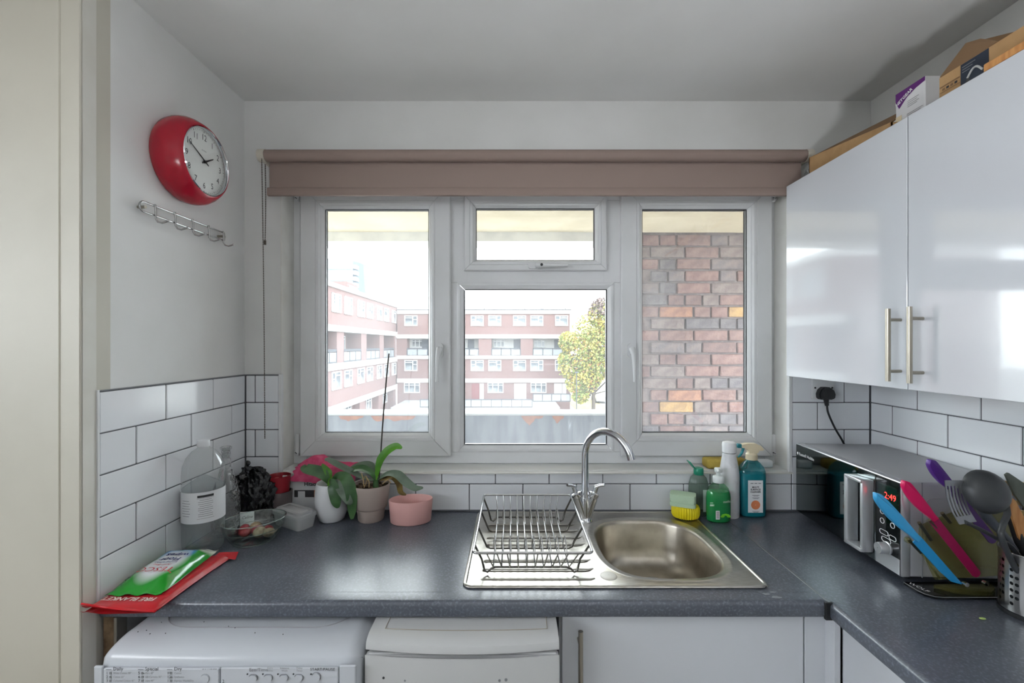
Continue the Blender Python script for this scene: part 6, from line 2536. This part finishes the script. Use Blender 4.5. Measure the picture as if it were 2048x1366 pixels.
# router box
nb_ = thing('router_box', 'white router carton with purple band on the wall cabinet', 'box', (1.105, -.495, TZc))
rx0, rx1, ry0, ry1, rz1 = 1.065, 1.145, -.5395, -.4500, TZc + .1125
mb = MB()
mb.cbox(rx0, rx1, ry0, ry1, TZc, rz1, .001)
mb.build('carton', mat('white_card', (222, 221, 222), .5), nb_, world=True)
Mr = frame((rx0 - .0006, ry1, TZc), (0, -1, 0), (0, 0, 1))
lw, hh_ = ry1 - ry0, rz1 - TZc
def band(poly, mt, nm, off=.0):
    m_ = MB()
    m_.prism([(p[0] * lw, p[1] * hh_) for p in poly], off, off + .0004, Mr)
    m_.build(nm, mt, nb_, world=True)
band([(.005, .995), (.995, .995), (.995, .90), (.70, .86), (.40, .77), (.13, .60), (.005, .80)], mat('purple_print', (92, 30, 110), .5), 'purple_band')
text_mb('NETGEAR', .0125, Mr @ frame((lw * .30, hh_ * .80, .0007), (1, .42, 0), (0, 1, 0)), 'CENTER', bold=.0003).build('lettering', whiteink, nb_, world=True)
for i in range(4):
    band([(.42, .66 - i * .045), (.80 - .06 * (i % 2), .66 - i * .045), (.80 - .06 * (i % 2), .652 - i * .045), (.42, .652 - i * .045)], greyink, 'print_line')
for i in range(7):
    band([(.40, .36 - i * .038), (.92 - .05 * (i % 3), .36 - i * .038), (.92 - .05 * (i % 3), .350 - i * .038), (.40, .350 - i * .038)], greyink, 'print_line')
band([(.01, .0), (.22, .0), (.22, .42), (.01, .42)], mat('cream_sticker', (222, 206, 172), .6), 'sticker')
# open brown box with navy picture label
bb = thing('brown_box', 'open brown cardboard box with navy product picture at the cabinet front', 'box', (1.15, -.72, TZc))
qx0, qx1, qy0, qy1, qh = 1.032, 1.30, -.905, -.612, .062
mb = MB()
mb.box(qx0, qx0 + .003, qy0, qy1, TZc, TZc + qh).box(qx1 - .003, qx1, qy0, qy1, TZc, TZc + qh)
mb.box(qx0 + .003, qx1 - .003, qy0, qy0 + .003, TZc, TZc + qh).box(qx0 + .003, qx1 - .003, qy1 - .003, qy1, TZc, TZc + qh).box(qx0 + .003, qx1 - .003, qy0 + .003, qy1 - .003, TZc, TZc + .003)
mb.build('carton', cardboard, bb, world=True)
for P in ([(qx0 + .001, qy1 - .002, TZc + qh), (qx0 + .001, -.742, TZc + qh), (qx0 + .026, -.712, 2.208), (qx0 + .020, -.690, 2.226), (qx0 + .016, -.661, 2.2355)],
          [(1.118, -.625, TZc + qh * .6), (1.118, -.618, 2.272), (1.128, -.70, 2.240), (1.130, -.90, 2.222), (1.130, -.90, TZc + qh * .6)],
          [(qx0 + .02, qy0 + .002, TZc + qh), (qx1 - .02, qy0 + .002, TZc + qh), (qx1 - .02, qy0 - .04, TZc + qh + .04), (qx0 + .02, qy0 - .04, TZc + qh + .04)]):
    mb = MB()
    panel(mb, P)
    mb.build('flap', cardinner, bb, world=True)
Mq = frame((qx0 - .0005, qy1, TZc), (0, -1, 0), (0, 0, 1))
def qprint(poly, mt, nm, off=0):
    m_ = MB()
    m_.prism(poly, off, off + .0004, Mq)
    m_.build(nm, mt, bb, world=True)
qprint([(.052, .001), (.113, .001), (.113, .061), (.052, .061)], mat('navy_print', (40, 48, 62), .4), 'navy_panel')
mb = MB()
mb.tube([Mq @ Vector((.068 + .034 * t, .022 + .016 * math.sin(math.pi * min(1, t * 1.05)), .0006)) for t in [i / 10 for i in range(11)]], .0022, 6)
mb.build('pictured_handset', mat('pictured_white', (200, 202, 200), .5), bb, world=True)
qprint([(.064, .004), (.074, .004), (.072, .022), (.066, .022)], darkgrey, 'pictured_stand', .0005)
for i in range(3):
    qprint([(.056, .054 - i * .006), (.085 - .006 * i, .054 - i * .006), (.085 - .006 * i, .0525 - i * .006), (.056, .0525 - i * .006)], greyink, 'print_line', .0005)
for z in (.038, .036, .024, .014):
    qprint([(.001, z), (.050, z), (.050, z - .0009), (.001, z - .0009)], cardinner, 'print_line')
for i in range(4):
    qprint([(.008 + .010 * i, .027), (.014 + .010 * i, .027), (.014 + .010 * i, .032), (.008 + .010 * i, .032)], ink if i % 2 else cardinner, 'handling_icon', .0001)
# timber tray edge
wtb = thing('wooden_board', 'orange-toned wooden board lying along the cabinet front edge', 'board', (1.016, -.9, TZc))
mb = MB()
mb.cbox(1.008, 1.029, -1.05, -.735, TZc, TZc + .018, .002)
mb.build('board', wood, wtb, world=True)

# ------------------------------------------------------------------ lower outdoor light level put into the colours, offsetting the raised sky
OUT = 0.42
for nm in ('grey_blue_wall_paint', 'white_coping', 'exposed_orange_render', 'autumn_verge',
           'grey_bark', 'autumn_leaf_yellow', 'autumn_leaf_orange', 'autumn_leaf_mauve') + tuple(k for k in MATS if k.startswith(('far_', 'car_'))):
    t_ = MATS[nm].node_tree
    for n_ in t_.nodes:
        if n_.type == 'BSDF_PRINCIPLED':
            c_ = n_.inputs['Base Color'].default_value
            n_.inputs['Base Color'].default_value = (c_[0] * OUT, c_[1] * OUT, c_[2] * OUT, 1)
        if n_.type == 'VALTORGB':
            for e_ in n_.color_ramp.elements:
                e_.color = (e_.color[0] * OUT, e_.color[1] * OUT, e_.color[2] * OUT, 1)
